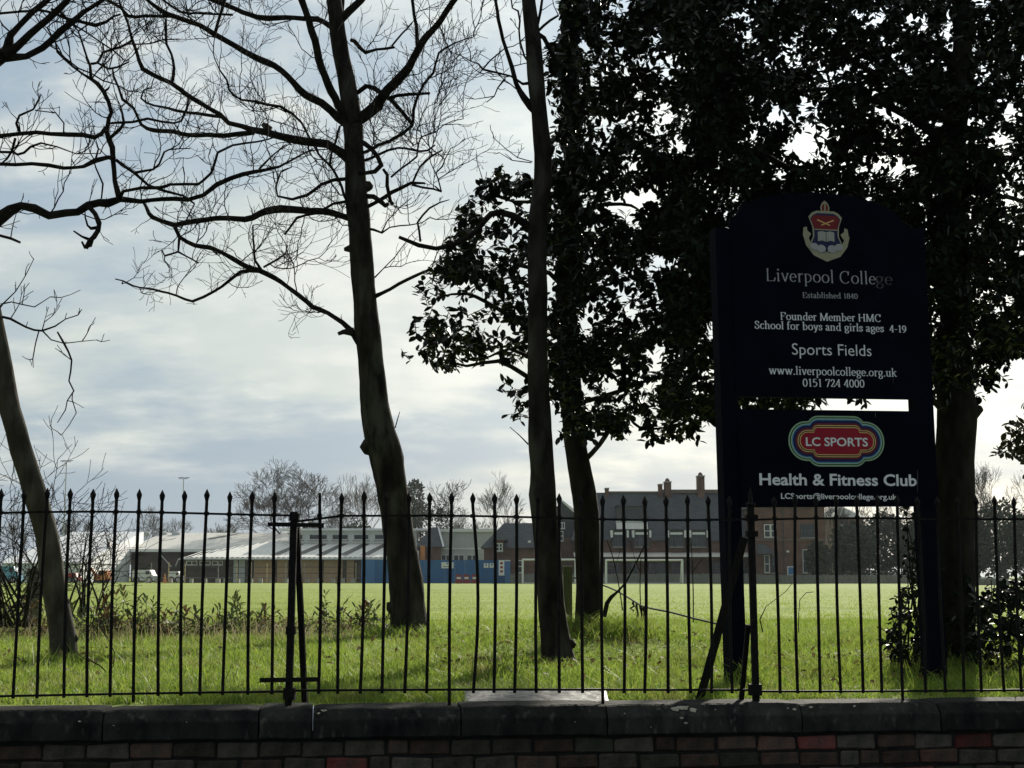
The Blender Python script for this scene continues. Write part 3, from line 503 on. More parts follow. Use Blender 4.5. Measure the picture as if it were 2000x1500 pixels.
T.limb([(1040, 316, 2), (1010, 308, 1.8), (985, 290, 1.6), (965, 270, 1.3)], -.2, 1, tw_len=.45); T.limb([(1038, 318, 2), (1000, 314, 1.8), (975, 298, 1.2)], .2, 1, tw_len=.45)
T.limb([(1046, 444, 18), (1030, 440, 16), (1004, 422, 14), (980, 416, 12), (960, 418, 11), (950, 426, 11), (940, 438, 10), (920, 460, 10), (900, 472, 9), (880, 479, 9), (850, 484, 8), (816, 476, 8), (796, 470, 7), (779, 463, 6)], -.2, 0); T.limb([(821, 472, 4.5), (819, 452, 4.5), (816, 434, 4), (826, 420, 4), (840, 408, 4), (862, 396, 3), (878, 390, 1.6)], -.1, .3, tw_len=.4)
T.limb([(1032, 868, 3), (1016, 852, 2), (996, 834, 1.2)], 0, 0); T.limb([(1030, 440, 3), (1000, 460, 2.4), (960, 400, 1.8), (930, 300, 1.2)], 0, .2, tw_len=.3)
T.done()
# bare shrub behind the leaning tree
def bare_shrub(name, px, py, Y, n, hpx, spread, seed, label):
    rs = random.Random(seed); b = P(px, py, Y); o = empty(name, b); tag(o, label, 'shrub'); tw = MB(); k = PXM(Y)
    for i in range(n):
        a = rs.uniform(0, 6.28); lean = rs.uniform(.1, 1) * spread; d = Vector((math.cos(a) * lean, math.sin(a) * lean, 1)).normalized(); p = b + Vector((rs.uniform(-.25, .25), rs.uniform(-.25, .25), -.05)); L = hpx * k * rs.uniform(.55, 1.05); pts = [p.copy()]; rad = [.016 * rs.uniform(.6, 1.2)]; r0 = rad[0]; m = int(L / .12)
        for j in range(m):
            d = (d + rv(rs, .13) + Vector((0, 0, .02 - .10 * lean * j / m))).normalized(); p = p + d * .12; pts.append(p.copy()); rad.append(max(.003, r0 * (1 - .85 * (j + 1) / m)))
            if j > 1 and rs.random() < .75:
                ax = d.orthogonal(); ax.rotate(Matrix.Rotation(rs.uniform(0, 6.28), 3, d)); grow(tw, p.copy(), (d * .6 + ax * .8).normalized(), rs.uniform(.2, .75), .0042, 1, rs, up=.05, zig=.2)
        mb = MB(); mb.tube(pts, rad, 5); off(mb, b); mb.build('stem', 'bark_dark', o)
    off(tw, b); t = tw.build('twigs', 'twig', o); t['kind'] = 'stuff'
bare_shrub('bare_shrub', 25, 1215, 16.2, 26, 330, .75, 5, 'leafless twiggy shrub tangled behind the leaning tree'); bare_shrub('bare_shrub', 165, 1195, 19.0, 16, 230, .9, 6, 'smaller leafless shrub with arching twigs right of the leaning tree')
# ------------------------------------------------------------------ the sign
YAW, ROLL = R(14.0), R(.9)
S0 = P(1424, 1000, 9.42)
EXH = Vector((math.cos(YAW), math.sin(YAW), 0)); SN = Vector((math.sin(YAW), -math.cos(YAW), 0))      # SN faces the street
EX = (EXH * math.cos(ROLL) + Vector((0, 0, 1)) * math.sin(ROLL)); EZ = (Vector((0, 0, 1)) * math.cos(ROLL) - EXH * math.sin(ROLL))
def SP(px, py):                                             # photo pixel to sign coordinates
    d = ray(px, py); o_ = Vector((0, 0, CAMZ)); t = (S0 - o_).dot(SN) / d.dot(SN); q = o_ + d * t - S0
    return (q.dot(EX), q.dot(EZ))
base = S0 + EZ * SP(1440, 1345)[1]; base.z = GZ
sign = empty('school_sign', base); tag(sign, 'tall navy school sign with white lettering on two posts behind the railing', 'sign')
def SW(x, z, n=0.0): return S0 + EX * x + EZ * z + SN * n - base
def sbox(name, x0, x1, z0, z1, n0, n1, m, par=sign):
    mb = MB(); mb.V = [tuple(SW(x, z, n)) for x, z, n in ((x0, z0, n1), (x1, z0, n1), (x1, z0, n0), (x0, z0, n0), (x0, z1, n1), (x1, z1, n1), (x1, z1, n0), (x0, z1, n0))]
    mb.F = [(0, 3, 2, 1), (4, 5, 6, 7), (0, 1, 5, 4), (1, 2, 6, 5), (2, 3, 7, 6), (3, 0, 4, 7)]; return mb.build(name, m, par)
def sfill(name, pts, n, m, par, thick=0.0):
    mb = MB(); mb.poly([SW(x, z, n) for x, z in pts])
    if thick:
        k = len(pts); mb.V += [tuple(SW(x, z, n - thick)) for x, z in pts]; mb.F.append(tuple(range(2 * k - 1, k - 1, -1)))
        for j in range(k): mb.F.append((j, k + j, k + (j + 1) % k, (j + 1) % k))
    return mb.build(name, m, par)
lx0, lx1 = SP(1409, 800)[0], SP(1441, 800)[0]; rx0, rx1 = SP(1790, 790)[0], SP(1823, 790)[0]
zg = SP(1440, 1345)[1] - .35
sbox('post', lx0, lx1, zg, SP(1420, 446)[1], -.11, 0, 'navy'); sbox('post', rx0, rx1, zg, SP(1800, 446)[1], -.11, 0, 'navy')
bx0, bx1 = lx1 - .01, rx0 + .01; zt0 = SP(1500, 776)[1]; zsh = SP(1440, 428)[1]; zpk = SP(1605, 380)[1]; cxm = (bx0 + bx1) / 2
arc = [(bx0, zt0), (bx1, zt0), (bx1, zsh)] + [(cxm + math.cos(a) * (bx1 - bx0) / 2 * .93, zsh + .01 + math.sin(a) * (zpk - zsh)) for a in np.linspace(.05, math.pi - .05, 26)] + [(bx0, zsh)]
board = sfill('upper_panel', arc, .006, 'navy', sign, .03)
lz0, lz1 = SP(1600, 990)[1], SP(1600, 801)[1]
lower = sbox('lower_panel', lx1 - .006, SP(1818, 985)[0], lz0, lz1, -.02, .008, 'navy')
# serif letters drawn with a broad pen
def arcp(cx, cy, rx, ry, a0, a1, n=10): return [(cx + rx * math.cos(R(a0 + (a1 - a0) * i / n)), cy + ry * math.sin(R(a0 + (a1 - a0) * i / n))) for i in range(n + 1)]
XH, CH_, AS, DE = .46, .68, .72, -.22
def st(x, y0, y1): return [(x, y0), (x, y1)]
SER = {
 'L': (.60, [st(.14, 0, CH_), [(.14, .012), (.50, .012), (.56, .18)]], [(.14, CH_), (.14, 0)]), 'i': (.28, [st(.14, 0, XH), arcp(.14, .64, .022, .022, 0, 360, 8)], [(.14, 0), (.10, XH - .01)]),
 'v': (.48, [[(.08, XH), (.24, .01)], [(.25, .01), (.40, XH)]], [(.08, XH), (.40, XH)]), 'e': (.44, [[(.07, .25), (.38, .25)] + arcp(.225, .23, .165, .22, 10, 315, 16)], []),
 'r': (.37, [st(.13, 0, XH), [(.13, .33), (.20, .43), (.28, .46), (.34, .43)]], [(.13, 0), (.10, XH - .01)]), 'p': (.52, [st(.13, DE, XH), arcp(.24, .23, .19, .22, 140, -140, 16)], [(.13, DE), (.10, XH - .01)]),
 'o': (.50, [arcp(.25, .23, .185, .22, 90, 450, 20)], []), 'l': (.27, [st(.13, 0, AS)], [(.13, 0), (.10, AS - .01)]), 'C': (.68, [arcp(.36, .34, .28, .335, 50, 315, 20), [(.54, .47), (.55, .66)]], []),
 'g': (.48, [arcp(.23, .30, .145, .155, 90, 450, 16), [(.34, .42), (.46, .43)], [(.12, .19), (.10, .10), (.20, .06), (.36, .03), (.41, -.07), (.32, -.19), (.18, -.20), (.07, -.12), (.12, -.01), (.19, .04)]], []),
 'E': (.60, [st(.14, 0, CH_), [(.14, .67), (.48, .67), (.51, .52)], [(.14, .35), (.40, .35)], [(.14, .012), (.50, .012), (.55, .17)]], [(.14, 0), (.14, CH_)]),
 's': (.38, [[(.31, .34), (.29, .43), (.19, .46), (.09, .40), (.10, .31), (.19, .25), (.30, .19), (.32, .09), (.22, .005), (.11, .02), (.06, .13)]], []),
 't': (.32, [[(.14, .60), (.14, .10), (.19, .01), (.29, .04)], [(.04, .45), (.29, .45)]], []), 'a': (.45, [[(.08, .37), (.13, .45), (.24, .46), (.31, .38), (.31, .05), (.36, .005), (.42, .04)], [(.31, .27), (.17, .23), (.07, .13), (.12, .01), (.22, .01), (.31, .09)]], []),
 'b': (.52, [st(.12, 0, AS), arcp(.23, .23, .20, .22, 140, -140, 16)], [(.09, AS - .01)]), 'h': (.53, [st(.12, 0, AS), [(.12, .34), (.20, .44), (.30, .46), (.38, .40), (.39, .30), (.39, 0)]], [(.12, 0), (.39, 0), (.09, AS - .01)]),
 'd': (.53, [st(.39, 0, AS), arcp(.28, .23, .20, .22, 40, 320, 16)], [(.42, 0), (.36, AS - .01)]), '1': (.40, [st(.21, 0, .64), [(.21, .64), (.11, .57)]], [(.21, 0)]),
 '8': (.46, [arcp(.23, .48, .135, .155, -90, 270, 16), arcp(.23, .17, .165, .165, 90, 450, 16)], []), '4': (.46, [[(.39, .18), (.05, .18), (.30, .64)], st(.31, 0, .64)], [(.31, 0)]), '0': (.46, [arcp(.23, .32, .165, .32, 90, 450, 20)], []),
 'F': (.56, [st(.14, 0, CH_), [(.14, .67), (.48, .67), (.51, .52)], [(.14, .35), (.40, .35)]], [(.14, 0), (.14, CH_)]), 'u': (.53, [[(.12, XH), (.12, .14), (.16, .03), (.25, .005), (.35, .06), (.39, .13)], st(.39, 0, XH)], [(.09, XH - .01), (.36, XH - .01), (.42, 0)]),
 'n': (.54, [st(.12, 0, XH), [(.12, .34), (.20, .44), (.30, .46), (.38, .40), (.39, .30), (.39, 0)]], [(.12, 0), (.39, 0), (.09, XH - .01)]), 'm': (.80, [st(.12, 0, XH), [(.12, .34), (.20, .44), (.28, .46), (.37, .40), (.38, .30), (.38, 0)], [(.38, .34), (.46, .44), (.54, .46), (.63, .40), (.64, .30), (.64, 0)]], [(.12, 0), (.38, 0), (.64, 0), (.09, XH - .01)]),
 'M': (.86, [[(.13, 0), (.15, CH_)], [(.15, CH_), (.42, .02)], [(.42, .02), (.69, CH_)], st(.71, 0, CH_)], [(.13, 0), (.71, 0), (.13, CH_), (.72, CH_)]), 'H': (.74, [st(.14, 0, CH_), st(.60, 0, CH_), [(.14, .35), (.60, .35)]], [(.14, 0), (.60, 0), (.14, CH_), (.60, CH_)]),
 'S': (.50, [[(.40, .52), (.37, .64), (.25, .69), (.11, .63), (.10, .49), (.21, .39), (.36, .30), (.42, .17), (.33, .02), (.20, -.005), (.09, .05), (.07, .19)]], []), 'c': (.42, [arcp(.235, .23, .17, .22, 45, 320, 16)], []),
 'f': (.31, [[(.12, 0), (.12, .58), (.16, .69), (.25, .72), (.33, .68)], [(.03, .45), (.27, .45)]], [(.12, 0)]), 'y': (.48, [[(.08, XH), (.25, .01)], [(.40, XH), (.26, 0), (.17, -.18), (.08, -.19)]], [(.08, XH), (.40, XH)]),
 '-': (.34, [[(.05, .26), (.29, .26)]], []), '9': (.46, [arcp(.22, .43, .155, .20, -60, 300, 16), [(.375, .45), (.36, .22), (.24, .05), (.10, .0)]], []), 'w': (.72, [[(.08, XH), (.22, .01)], [(.22, .01), (.35, XH)], [(.35, XH), (.49, .01)], [(.49, .01), (.64, XH)]], [(.08, XH), (.35, XH), (.64, XH)]),
 '.': (.24, [arcp(.12, .035, .022, .022, 0, 360, 8)], []), 'k': (.52, [st(.12, 0, AS), [(.12, .20), (.38, XH)], [(.22, .28), (.42, 0)]], [(.12, 0), (.42, 0), (.38, XH), (.09, AS - .01)]),
 '5': (.46, [[(.37, .63), (.13, .63), (.11, .36), (.22, .40), (.34, .35), (.39, .22), (.32, .06), (.19, .0), (.08, .05)]], []), '7': (.44, [[(.07, .52), (.08, .625), (.39, .625), (.17, 0)]], []), '2': (.46, [[(.08, .48), (.12, .60), (.23, .64), (.34, .58), (.35, .46), (.26, .30), (.08, .03), (.36, .03), (.40, .14)]], []), ' ': (.26, [], [])}
def serif_glyphs(txt, thick, thin): 
    x = 0; quads = []; lay = 0
    for ci, ch in enumerate(txt):
        adv, strokes, sers = SER[ch]; 
        for k, stv in enumerate(strokes):
            n = len(stv)
            for i in range(n - 1):
                (ax, ay), (bx, by) = stv[i], stv[i + 1]; dx, dy = bx - ax, by - ay; L = math.hypot(dx, dy) or 1; ux, uy = dx / L, dy / L
                w = math.hypot(thick * uy, thin * ux); e = w * .35
                ax2, ay2, bx2, by2 = ax - ux * e, ay - uy * e, bx + ux * e, by + uy * e
                quads.append(([(x + ax2 - uy * w, ay2 + ux * w), (x + ax2 + uy * w, ay2 - ux * w), (x + bx2 + uy * w, by2 - ux * w), (x + bx2 - uy * w, by2 + ux * w)], (i % 3) + 3 * k, ci))
        for (sx, sy) in sers: y = sy - (thin if sy > .2 else -thin); quads.append(([(x + sx - thick * 1.75, y - thin), (x + sx + thick * 1.75, y - thin), (x + sx + thick * 1.75, y + thin), (x + sx - thick * 1.75, y + thin)], 14, ci))
        x += adv
    return quads, x
def serif(name, txt, a, b, hpx, m, par, thick=.042, thin=.016, n0=.008):
    """a, b: photo pixels of the left and right ends of the baseline; hpx: cap height in photo pixels"""
    q, wd = serif_glyphs(txt, thick, thin); A_, B_ = Vector(SP(*a)), Vector(SP(*b)); ux = (B_ - A_); Lm = ux.length; ux /= Lm; uz = Vector((-ux.y, ux.x)); sx = Lm / (wd - .1); sz = hpx * PXM(9.5) / CH_
    last = None
    for ci in range(len(txt)):
        qs = [(pts, lay) for pts, lay, c_ in q if c_ == ci]
        if not qs: continue
        mb = MB()
        for pts, lay in qs: mb.poly([SW(*(A_ + ux * ((p[0] - .06) * sx) + uz * (p[1] * sz)), n0 + lay * .00012) for p in pts])
        last = mb.build('letter', m, par)
    return last
def sans(name, txt, a, b, hpx, m, par, bold=.0, n0=.010):
    cu = bpy.data.curves.new('txt', 'FONT'); cu.body = txt; cu.size = 1; cu.offset = bold; cu.resolution_u = 3; tmp = bpy.data.objects.new('txt', cu); COL.objects.link(tmp); bpy.context.view_layer.update()
    dg = bpy.context.evaluated_depsgraph_get(); me = bpy.data.meshes.new_from_object(tmp.evaluated_get(dg)); bpy.data.objects.remove(tmp); bpy.data.curves.remove(cu)
    co = np.array([v.co[:] for v in me.vertices]); x0, x1 = co[:, 0].min(), co[:, 0].max(); A_, B_ = Vector(SP(*a)), Vector(SP(*b)); ux = B_ - A_; Lm = ux.length; ux /= Lm; uz = Vector((-ux.y, ux.x)); sx = Lm / (x1 - x0); sz = hpx * PXM(9.5) / .72
    for v in me.vertices: q = A_ + ux * ((v.co.x - x0) * sx) + uz * (v.co.y * sz); v.co = SW(q.x, q.y, n0)
    nv = len(me.vertices); pa = list(range(nv))
    def fd(i):
        while pa[i] != i: pa[i] = pa[pa[i]]; i = pa[i]
        return i
    for e in me.edges:
        i, j = fd(e.vertices[0]), fd(e.vertices[1])
        if i != j: pa[i] = j
    isl = {}
    for i in range(nv): isl.setdefault(fd(i), []).append(i)
    iv = sorted((co[v, 0].min(), co[v, 0].max(), k_) for k_, v in ((k_, np.array(v)) for k_, v in isl.items())); grp = []
    for lo_, hi_, k_ in iv:
        if grp and lo_ < grp[-1][0] - .25 * (hi_ - lo_): grp[-1][1].add(k_); grp[-1][0] = max(grp[-1][0], hi_)
        else: grp.append([hi_, {k_}])
    for _, ks in grp:
        mb = MB(); mp_ = {}
        for pl in me.polygons:
            if fd(pl.vertices[0]) in ks:
                for v in pl.vertices:
                    if v not in mp_: mp_[v] = len(mb.V); mb.V.append(tuple(me.vertices[v].co))
                mb.F.append(tuple(mp_[v] for v in pl.vertices))
        o_ = mb.build('letter', m, par)
    bpy.data.meshes.remove(me); return o_
tb = board
serif('lettering', 'Liverpool Colle', (1496, 549), (1709, 556), 25, 'worn_vinyl', tb, .036, .014); serif('lettering', 'ge', (1710, 556), (1742, 557), 25, 'faded_vinyl', tb, .036, .014)  # heading in greyer letters than the lines below, its last two darkest
serif('lettering', 'Established 1840', (1567, 582), (1674, 584), 11, 'worn_vinyl', tb, .05, .02); serif('lettering', 'Founder Member HMC', (1524, 625), (1720, 629), 15, 'white_vinyl', tb, .055, .022)
serif('lettering', 'School for boys and girls ages  4-19', (1474, 642), (1769, 650), 15, 'white_vinyl', tb, .055, .022); sans('lettering', 'Sports Fields', (1546, 693), (1701, 696), 24, 'white_vinyl', tb, -.004)
serif('lettering', 'www.liverpoolcollege.org.uk', (1502, 731), (1750, 736), 16, 'white_vinyl', tb, .05, .022); serif('lettering', '0151 724 4000', (1568, 755), (1687, 757), 16, 'white_vinyl', tb, .05, .022)
lp = lower
sans('lettering', 'Health & Fitness Club', (1482, 947), (1789, 949), 23, 'white_vinyl', lp, .022, .012); sans('lettering', 'LCSports@liverpoolcollege.org.uk', (1524, 974), (1750, 976), 11, 'white_vinyl', lp, .016, .012)
# oval club logo: nested outlines
def rrect(cx, cz, hw, hh, r, n=8):
    pts = []
    for (sx, sz, a0) in ((1, 1, 0), (-1, 1, 90), (-1, -1, 180), (1, -1, 270)):
        for i in range(n + 1): a = R(a0 + 90 * i / n); pts.append((cx + sx * (hw - r) + r * math.cos(a), cz + sz * (hh - r) + r * math.sin(a)))
    return pts
logo = empty('club_logo'); logo.parent = lower; lc = SP(1633, 862); k = PXM(9.55)
for i, (o_, m) in enumerate(((0, 'green_print'), (-3, 'black_print'), (-5, 'green_print'), (-7.5, 'sky_print'), (-9.5, 'navy_print'), (-16, 'red_print'), (-17.5, 'black_print'), (-19, 'gold_print'), (-21, 'black_print'), (-23, 'gold_print'), (-25, 'red_print'))):
    n_ = .0095 + i * .0006
    sfill('logo_band', rrect(lc[0], lc[1], (103 + o_) * k, (39 + o_ * .9) * k, (39 + o_ * .9) * k * .98), n_, m, lower); sfill('logo_band', rrect(lc[0], lc[1], (64 + o_ * .62) * k, (50 + o_ * .96) * k, (26 + o_ * .7) * k), n_ + .0003, m, lower)
bpy.data.objects.remove(logo)
sans('lettering', 'LC SPORTS', (1572, 871), (1693, 872), 17, 'white_vinyl', lower, .02, .0175)
# crest: mitre, shield with red chief and blue field, open book, scroll
cc = SP(1612, 458); 
def cp_(pts): return [(cc[0] + x * k, cc[1] + z * k) for x, z in pts]
sc_pts = [(-50, 14), (-46, 0), (-38, -22), (-22, -42), (0, -54), (22, -42), (38, -22), (46, 0), (50, 14)]
scroll = [(-50, -2), (-44, -24), (-28, -44), (0, -56), (30, -45), (46, -25), (52, -4), (44, -2), (36, -18), (20, -33), (0, -40), (-20, -33), (-34, -17), (-42, 2)]
sfill('crest_scroll', cp_(scroll), .0072, 'cream_print', tb)
for sx in (-1, 1): sfill('crest_scroll', cp_([(sx * 50, -2), (sx * 48, 12), (sx * 41, 14), (sx * 40, 6), (sx * 32, 0), (sx * 38, -10)]), .0076 + .0002 * sx, 'cream_print', tb)
def shield(s): return [(-34 * s, 32 * s), (-27 * s, 40 * s), (-18 * s, 44 * s), (18 * s, 44 * s), (27 * s, 40 * s), (34 * s, 32 * s), (27 * s, 14 * s), (26 * s, -4 * s), (34 * s, -22 * s), (16 * s, -26 * s), (0, -38 * s), (-16 * s, -26 * s), (-34 * s, -22 * s), (-26 * s, -4 * s), (-27 * s, 14 * s)]
sfill('crest_outline', cp_(shield(1.08)), .0085, 'cream_print', tb); sfill('crest_field', cp_(shield(.97)), .0092, 'crest_blue', tb)
sfill('crest_chief', cp_([(-31, 31), (-24, 38), (24, 38), (31, 31), (26, 14), (25, 10), (-25, 10), (-26, 14)]), .0099, 'crest_red', tb); sfill('crest_line', cp_([(-25, 10), (25, 10), (25, 8), (-25, 8)]), .0104, 'cream_print', tb)
for sx in (-1, 1): sfill('crest_line', cp_([(-19 * sx, 28), (-17 * sx, 30), (10 * sx, 19), (9 * sx, 17)]), .0106 + .0002 * sx, 'gold_print', tb)
sfill('crest_book', cp_([(-18, 4), (-9, 6), (0, 4), (9, 6), (18, 4), (18, -15), (9, -13), (0, -16), (-9, -13), (-18, -15)]), .0100, 'book_print', tb); sfill('crest_line', cp_([(-.6, 4), (.6, 4), (.6, -16), (-.6, -16)]), .0104, 'black_print', tb)
for (x, z, rr) in ((-27, -26, 9), (-12, -30, 10), (12, -30, 10), (27, -26, 9)): sfill('crest_cloud', cp_([(x + rr * math.cos(a), z + rr * .8 * math.sin(a)) for a in np.linspace(0, 6.1, 16)]), .0108 + .0001 * x / 10, 'crest_white', tb)
sfill('crest_mitre', cp_([(-9, 46), (-10, 56), (-6, 64), (0, 69), (6, 64), (10, 56), (9, 46)]), .0095, 'cream_print', tb); sfill('crest_mitre', cp_([(-6.5, 48), (-7, 56), (-4, 61), (0, 64), (4, 61), (7, 56), (6.5, 48)]), .0101, 'crest_red', tb); sfill('crest_mitre', cp_([(-1.5, 47), (-1.5, 65), (1.5, 65), (1.5, 47)]), .0107, 'cream_print', tb)
drs = random.Random(2)
for (x, y0, y1) in ((1789, 918, 962), (1743, 738, 752), (1707, 806, 816), (1694, 872, 882)):
    w = drs.uniform(.4, .8); par = tb if y1 < 780 else lp; pts = [SP(x + w * drs.uniform(-.3, .3) - w, y0), SP(x + w * .3, y0), SP(x + w, (y0 + y1) / 2), SP(x + w * .4, y1), SP(x - w * .3, y1), SP(x - w, (y0 + y1) / 2)]
    sfill('dropping_streak', pts, .0205 if par is lp else .0135, 'faded_vinyl', par)
# ------------------------------------------------------------------ evergreens
def inpoly(px, py, poly):
    n = len(poly); c = np.zeros(len(px), bool); j = n - 1
    for i in range(n):
        xi, yi = poly[i]; xj, yj = poly[j]
        c ^= ((yi > py) != (yj > py)) & (px < (xj - xi) * (py - yi) / ((yj - yi) or 1e-9) + xi); j = i
    return c
MASS = [(1118, -60), (1100, 40), (1074, 105), (1064, 160), (1084, 215), (1078, 290), (1062, 330), (1010, 335), (950, 348), (925, 385), (905, 425), (890, 470), (862, 510), (828, 548), (812, 590), (815, 625), (845, 655), (800, 686), (800, 702), (850, 720), (910, 718), (965, 695), (1020, 700), (1020, 738), (998, 765), (1000, 800), (1085, 795), (1110, 835), (1200, 845), (1245, 815), (1300, 828), (1350, 835), (1395, 805), (1440, 790), (1600, 788), (1625, 760), (1790, 755), (1880, 760), (1905, 775), (1890, 720), (1935, 745), (1985, 690), (2090, 700), (2090, -60)]
SPARSE = [(1235, 235, 45, 22, .25), (1290, 245, 40, 30, .2), (1310, 205, 45, 18, .4), (1420, 300, 40, 18, .2), (1560, 285, 42, 26, .08), (1530, 225, 45, 18, .2), (1610, 250, 50, 30, .25), (1505, 95, 30, 30, .35), (1640, 140, 60, 32, .35), (1742, 112, 24, 20, .1), (1710, 35, 28, 14, .15), (1745, 215, 45, 26, .15), (1720, 330, 60, 25, .4), (1872, 25, 30, 30, .06), (1868, 105, 34, 60, .25), (1690, 30, 40, 20, .3), (1790, 40, 40, 18, .4), (1975, 215, 30, 22, .15), (1960, 275, 45, 26, .12), (1940, 140, 30, 25, .35), (1990, 330, 40, 25, .3), (1300, 690, 50, 28, .15), (1385, 655, 22, 40, .15), (1375, 745, 40, 40, .45), (1075, 555, 22, 60, .3), (1160, 400, 40, 60, .6), (1240, 600, 60, 60, .6), (1270, 780, 50, 35, .5), (1180, 760, 40, 50, .5), (1420, 432, 16, 16, .0), (1900, 640, 40, 40, .45), (1950, 560, 40, 60, .6), (1300, 130, 60, 50, .6), (1440, 60, 50, 40, .6), (960, 600, 50, 40, .5), (985, 645, 40, 25, .3), (930, 620, 30, 20, .5), (880, 600, 25, 30, .6), (1110, 330, 14, 60, .4), (1230, 310, 30, 18, .4), (1365, 360, 30, 25, .5)]
def dens(px, py):
    jx = np.array([38 * mnoise.noise(Vector((a / 55, b / 55, 3))) + 22 * mnoise.noise(Vector((a / 21, b / 21, 9))) for a, b in zip(px, py)]); jy = np.array([38 * mnoise.noise(Vector((a / 55, b / 55, 13))) + 22 * mnoise.noise(Vector((a / 21, b / 21, 19))) for a, b in zip(px, py)])
    d = inpoly(px + jx, py + jy, MASS).astype(float) * np.where(px < 1075, .62, 1.0)
    for (x, y, rx, ry, v) in SPARSE:
        q = ((px - x) / rx) ** 2 + ((py - y) / ry) ** 2; f = np.clip((q - .55) / .7, 0, 1); d *= v + (1 - v) * f
    return d
def sprays(px, py, Y, rs, slen=(.14, .30), nl=(7, 12), lsz=(.075, .115), droop=.25):
    """leafy sprays: returns leaf arrays and a twig builder"""
    tw = MB(); pos = []; dr = []; up = []; sz = []; cl = []
    for ci in range(len(px)):
        c = P(float(px[ci]), float(py[ci]), float(Y[ci])); d = Vector((rs.uniform(-1, 1), rs.uniform(-1, 1), rs.uniform(-.9, .5))).normalized(); L = rs.uniform(*slen); p = c - d * (L * .5); pts = [p.copy()]; n = rs.randint(*nl); side = 1
        for j in range(n):
            d = (d + rv(rs, .12) + Vector((0, 0, -droop * .12))).normalized(); p = p + d * (L / n); pts.append(p.copy()); ax = d.orthogonal(); ax.rotate(Matrix.Rotation(rs.uniform(0, 6.28), 3, d)); side = -side
            ld = (d * .55 + ax * .8 + Vector((0, 0, -.15))).normalized(); pos.append(p[:]); dr.append(ld[:]); u = Vector((rs.uniform(-.7, .7), rs.uniform(-.7, .7), 1)); up.append(u[:]); sz.append(rs.uniform(*lsz)); cl.append(ci)
        tw.tube(pts[::max(1, n // 3)], [.004] * len(pts[::max(1, n // 3)]), 3, cap=False)
    return np.array(pos), np.array(dr), np.array(up), np.array(sz), tw, np.array(cl)
LEAFME = None
def add_crown(o, base, pos, dr, up, sz, tw, m='leaf', single=300, name='leaves'):
    global LEAFME
    order = np.argsort(pos[:, 1]); front = order[:single]; rest = order[single:]
    V, F = leaf_arrays(pos[rest] - np.array(base), dr[rest], up[rest], sz[rest], wid=RNG.uniform(.85, 1.2, len(rest)))
    q = link(name, npmesh(name, V, F, m, True), o); q['kind'] = 'stuff'
    if single:
        if LEAFME is None: LEAFME = npmesh('leaf', LT, LTF, 'leaf', True)
        fr = leaf_frames(dr[front], up[front])
        for k, i in enumerate(front):
            lf = link('leaf', LEAFME, o); s = float(sz[i]); a = fr[k]
            lf.matrix_local = Matrix(((a[0][0] * s, a[1][0] * s, a[2][0] * s, pos[i][0] - base[0]), (a[0][1] * s, a[1][1] * s, a[2][1] * s, pos[i][1] - base[1]), (a[0][2] * s, a[1][2] * s, a[2][2] * s, pos[i][2] - base[2]), (0, 0, 0, 1)))
    off(tw, base); q = tw.build('leaf_twigs', 'twig', o); q['kind'] = 'stuff'
def crown_points(n, x0, x1, y0, y1, seed, Yc, Yr, hole=-.12):
    rg = np.random.default_rng(seed); px = rg.uniform(x0, x1, n); py = rg.uniform(y0, y1, n); Y = Yc + rg.uniform(-Yr, Yr, n); keep = rg.uniform(0, 1, n) < dens(px, py)
    px, py, Y = px[keep], py[keep], Y[keep]; nz = np.array([mnoise.noise(Vector((a / 85, b / 70, c * .9))) for a, b, c in zip(px, py, Y)]); k2 = nz > hole; return px[k2], py[k2], Y[k2]
def ev_limbs(T, targets, seed):
    rs = random.Random(seed); tr = T.limbs[0]
    for (x, y, w) in targets:
        e = P(x, y, T.Y + rs.uniform(-1.6, 1.2)); i = min(range(len(tr[0])), key=lambda k: abs(tr[0][k].z - (e.z - .35 * abs(e.x - tr[0][k].x)))); a = tr[0][i]; mid = a.lerp(e, .5) + Vector((0, 0, rs.uniform(-.1, .35))) + rv(rs, .12); r0 = w * PXM(T.Y) / 2
        p, r = catmull([a, a.lerp(mid, .5) + rv(rs, .08), mid, mid.lerp(e, .5) + rv(rs, .1), e], [r0, r0 * .85, r0 * .65, r0 * .45, r0 * .2], .12); mb = MB(); mb.tube(p, r, 6, lump=.12, seed=seed); off(mb, T.base); mb.build('branch', T.bark, T.o, True)
T = Tree('evergreen_tree', 15.0, 'evergreen tree with oval dark leaves spreading left behind the straight bare trunk', 'tree', 'bark_dark', 41, (1151, 1228)); EA = T
T.trunk([(1156, 1240, 74), (1151, 1215, 54), (1149, 1160, 48), (1148, 1100, 46), (1146, 1040, 49), (1145, 1000, 51), (1141, 965, 50), (1134, 930, 46), (1127, 890, 44), (1121, 840, 43), (1117, 790, 43), (1110, 700, 42), (1106, 600, 40), (1108, 480, 38), (1114, 380, 35), (1118, 280, 33), (1113, 180, 30), (1110, 80, 28), (1116, -40, 22), (1120, -160, 14)])
ev_limbs(T, [(860, 580, 14), (830, 690, 12), (900, 700, 10), (960, 380, 14), (940, 500, 12), (1010, 790, 8), (1230, 850, 10), (1330, 830, 12), (1290, 640, 16), (1350, 480, 16), (1260, 420, 14), (1220, 200, 16), (1330, 260, 16), (1200, 60, 12), (1380, 720, 10), (1180, 700, 8)], 3)
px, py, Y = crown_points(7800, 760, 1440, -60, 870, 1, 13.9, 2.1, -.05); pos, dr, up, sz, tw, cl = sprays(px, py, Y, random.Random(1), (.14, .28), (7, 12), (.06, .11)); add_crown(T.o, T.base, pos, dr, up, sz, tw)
print('A leaves', len(pos))
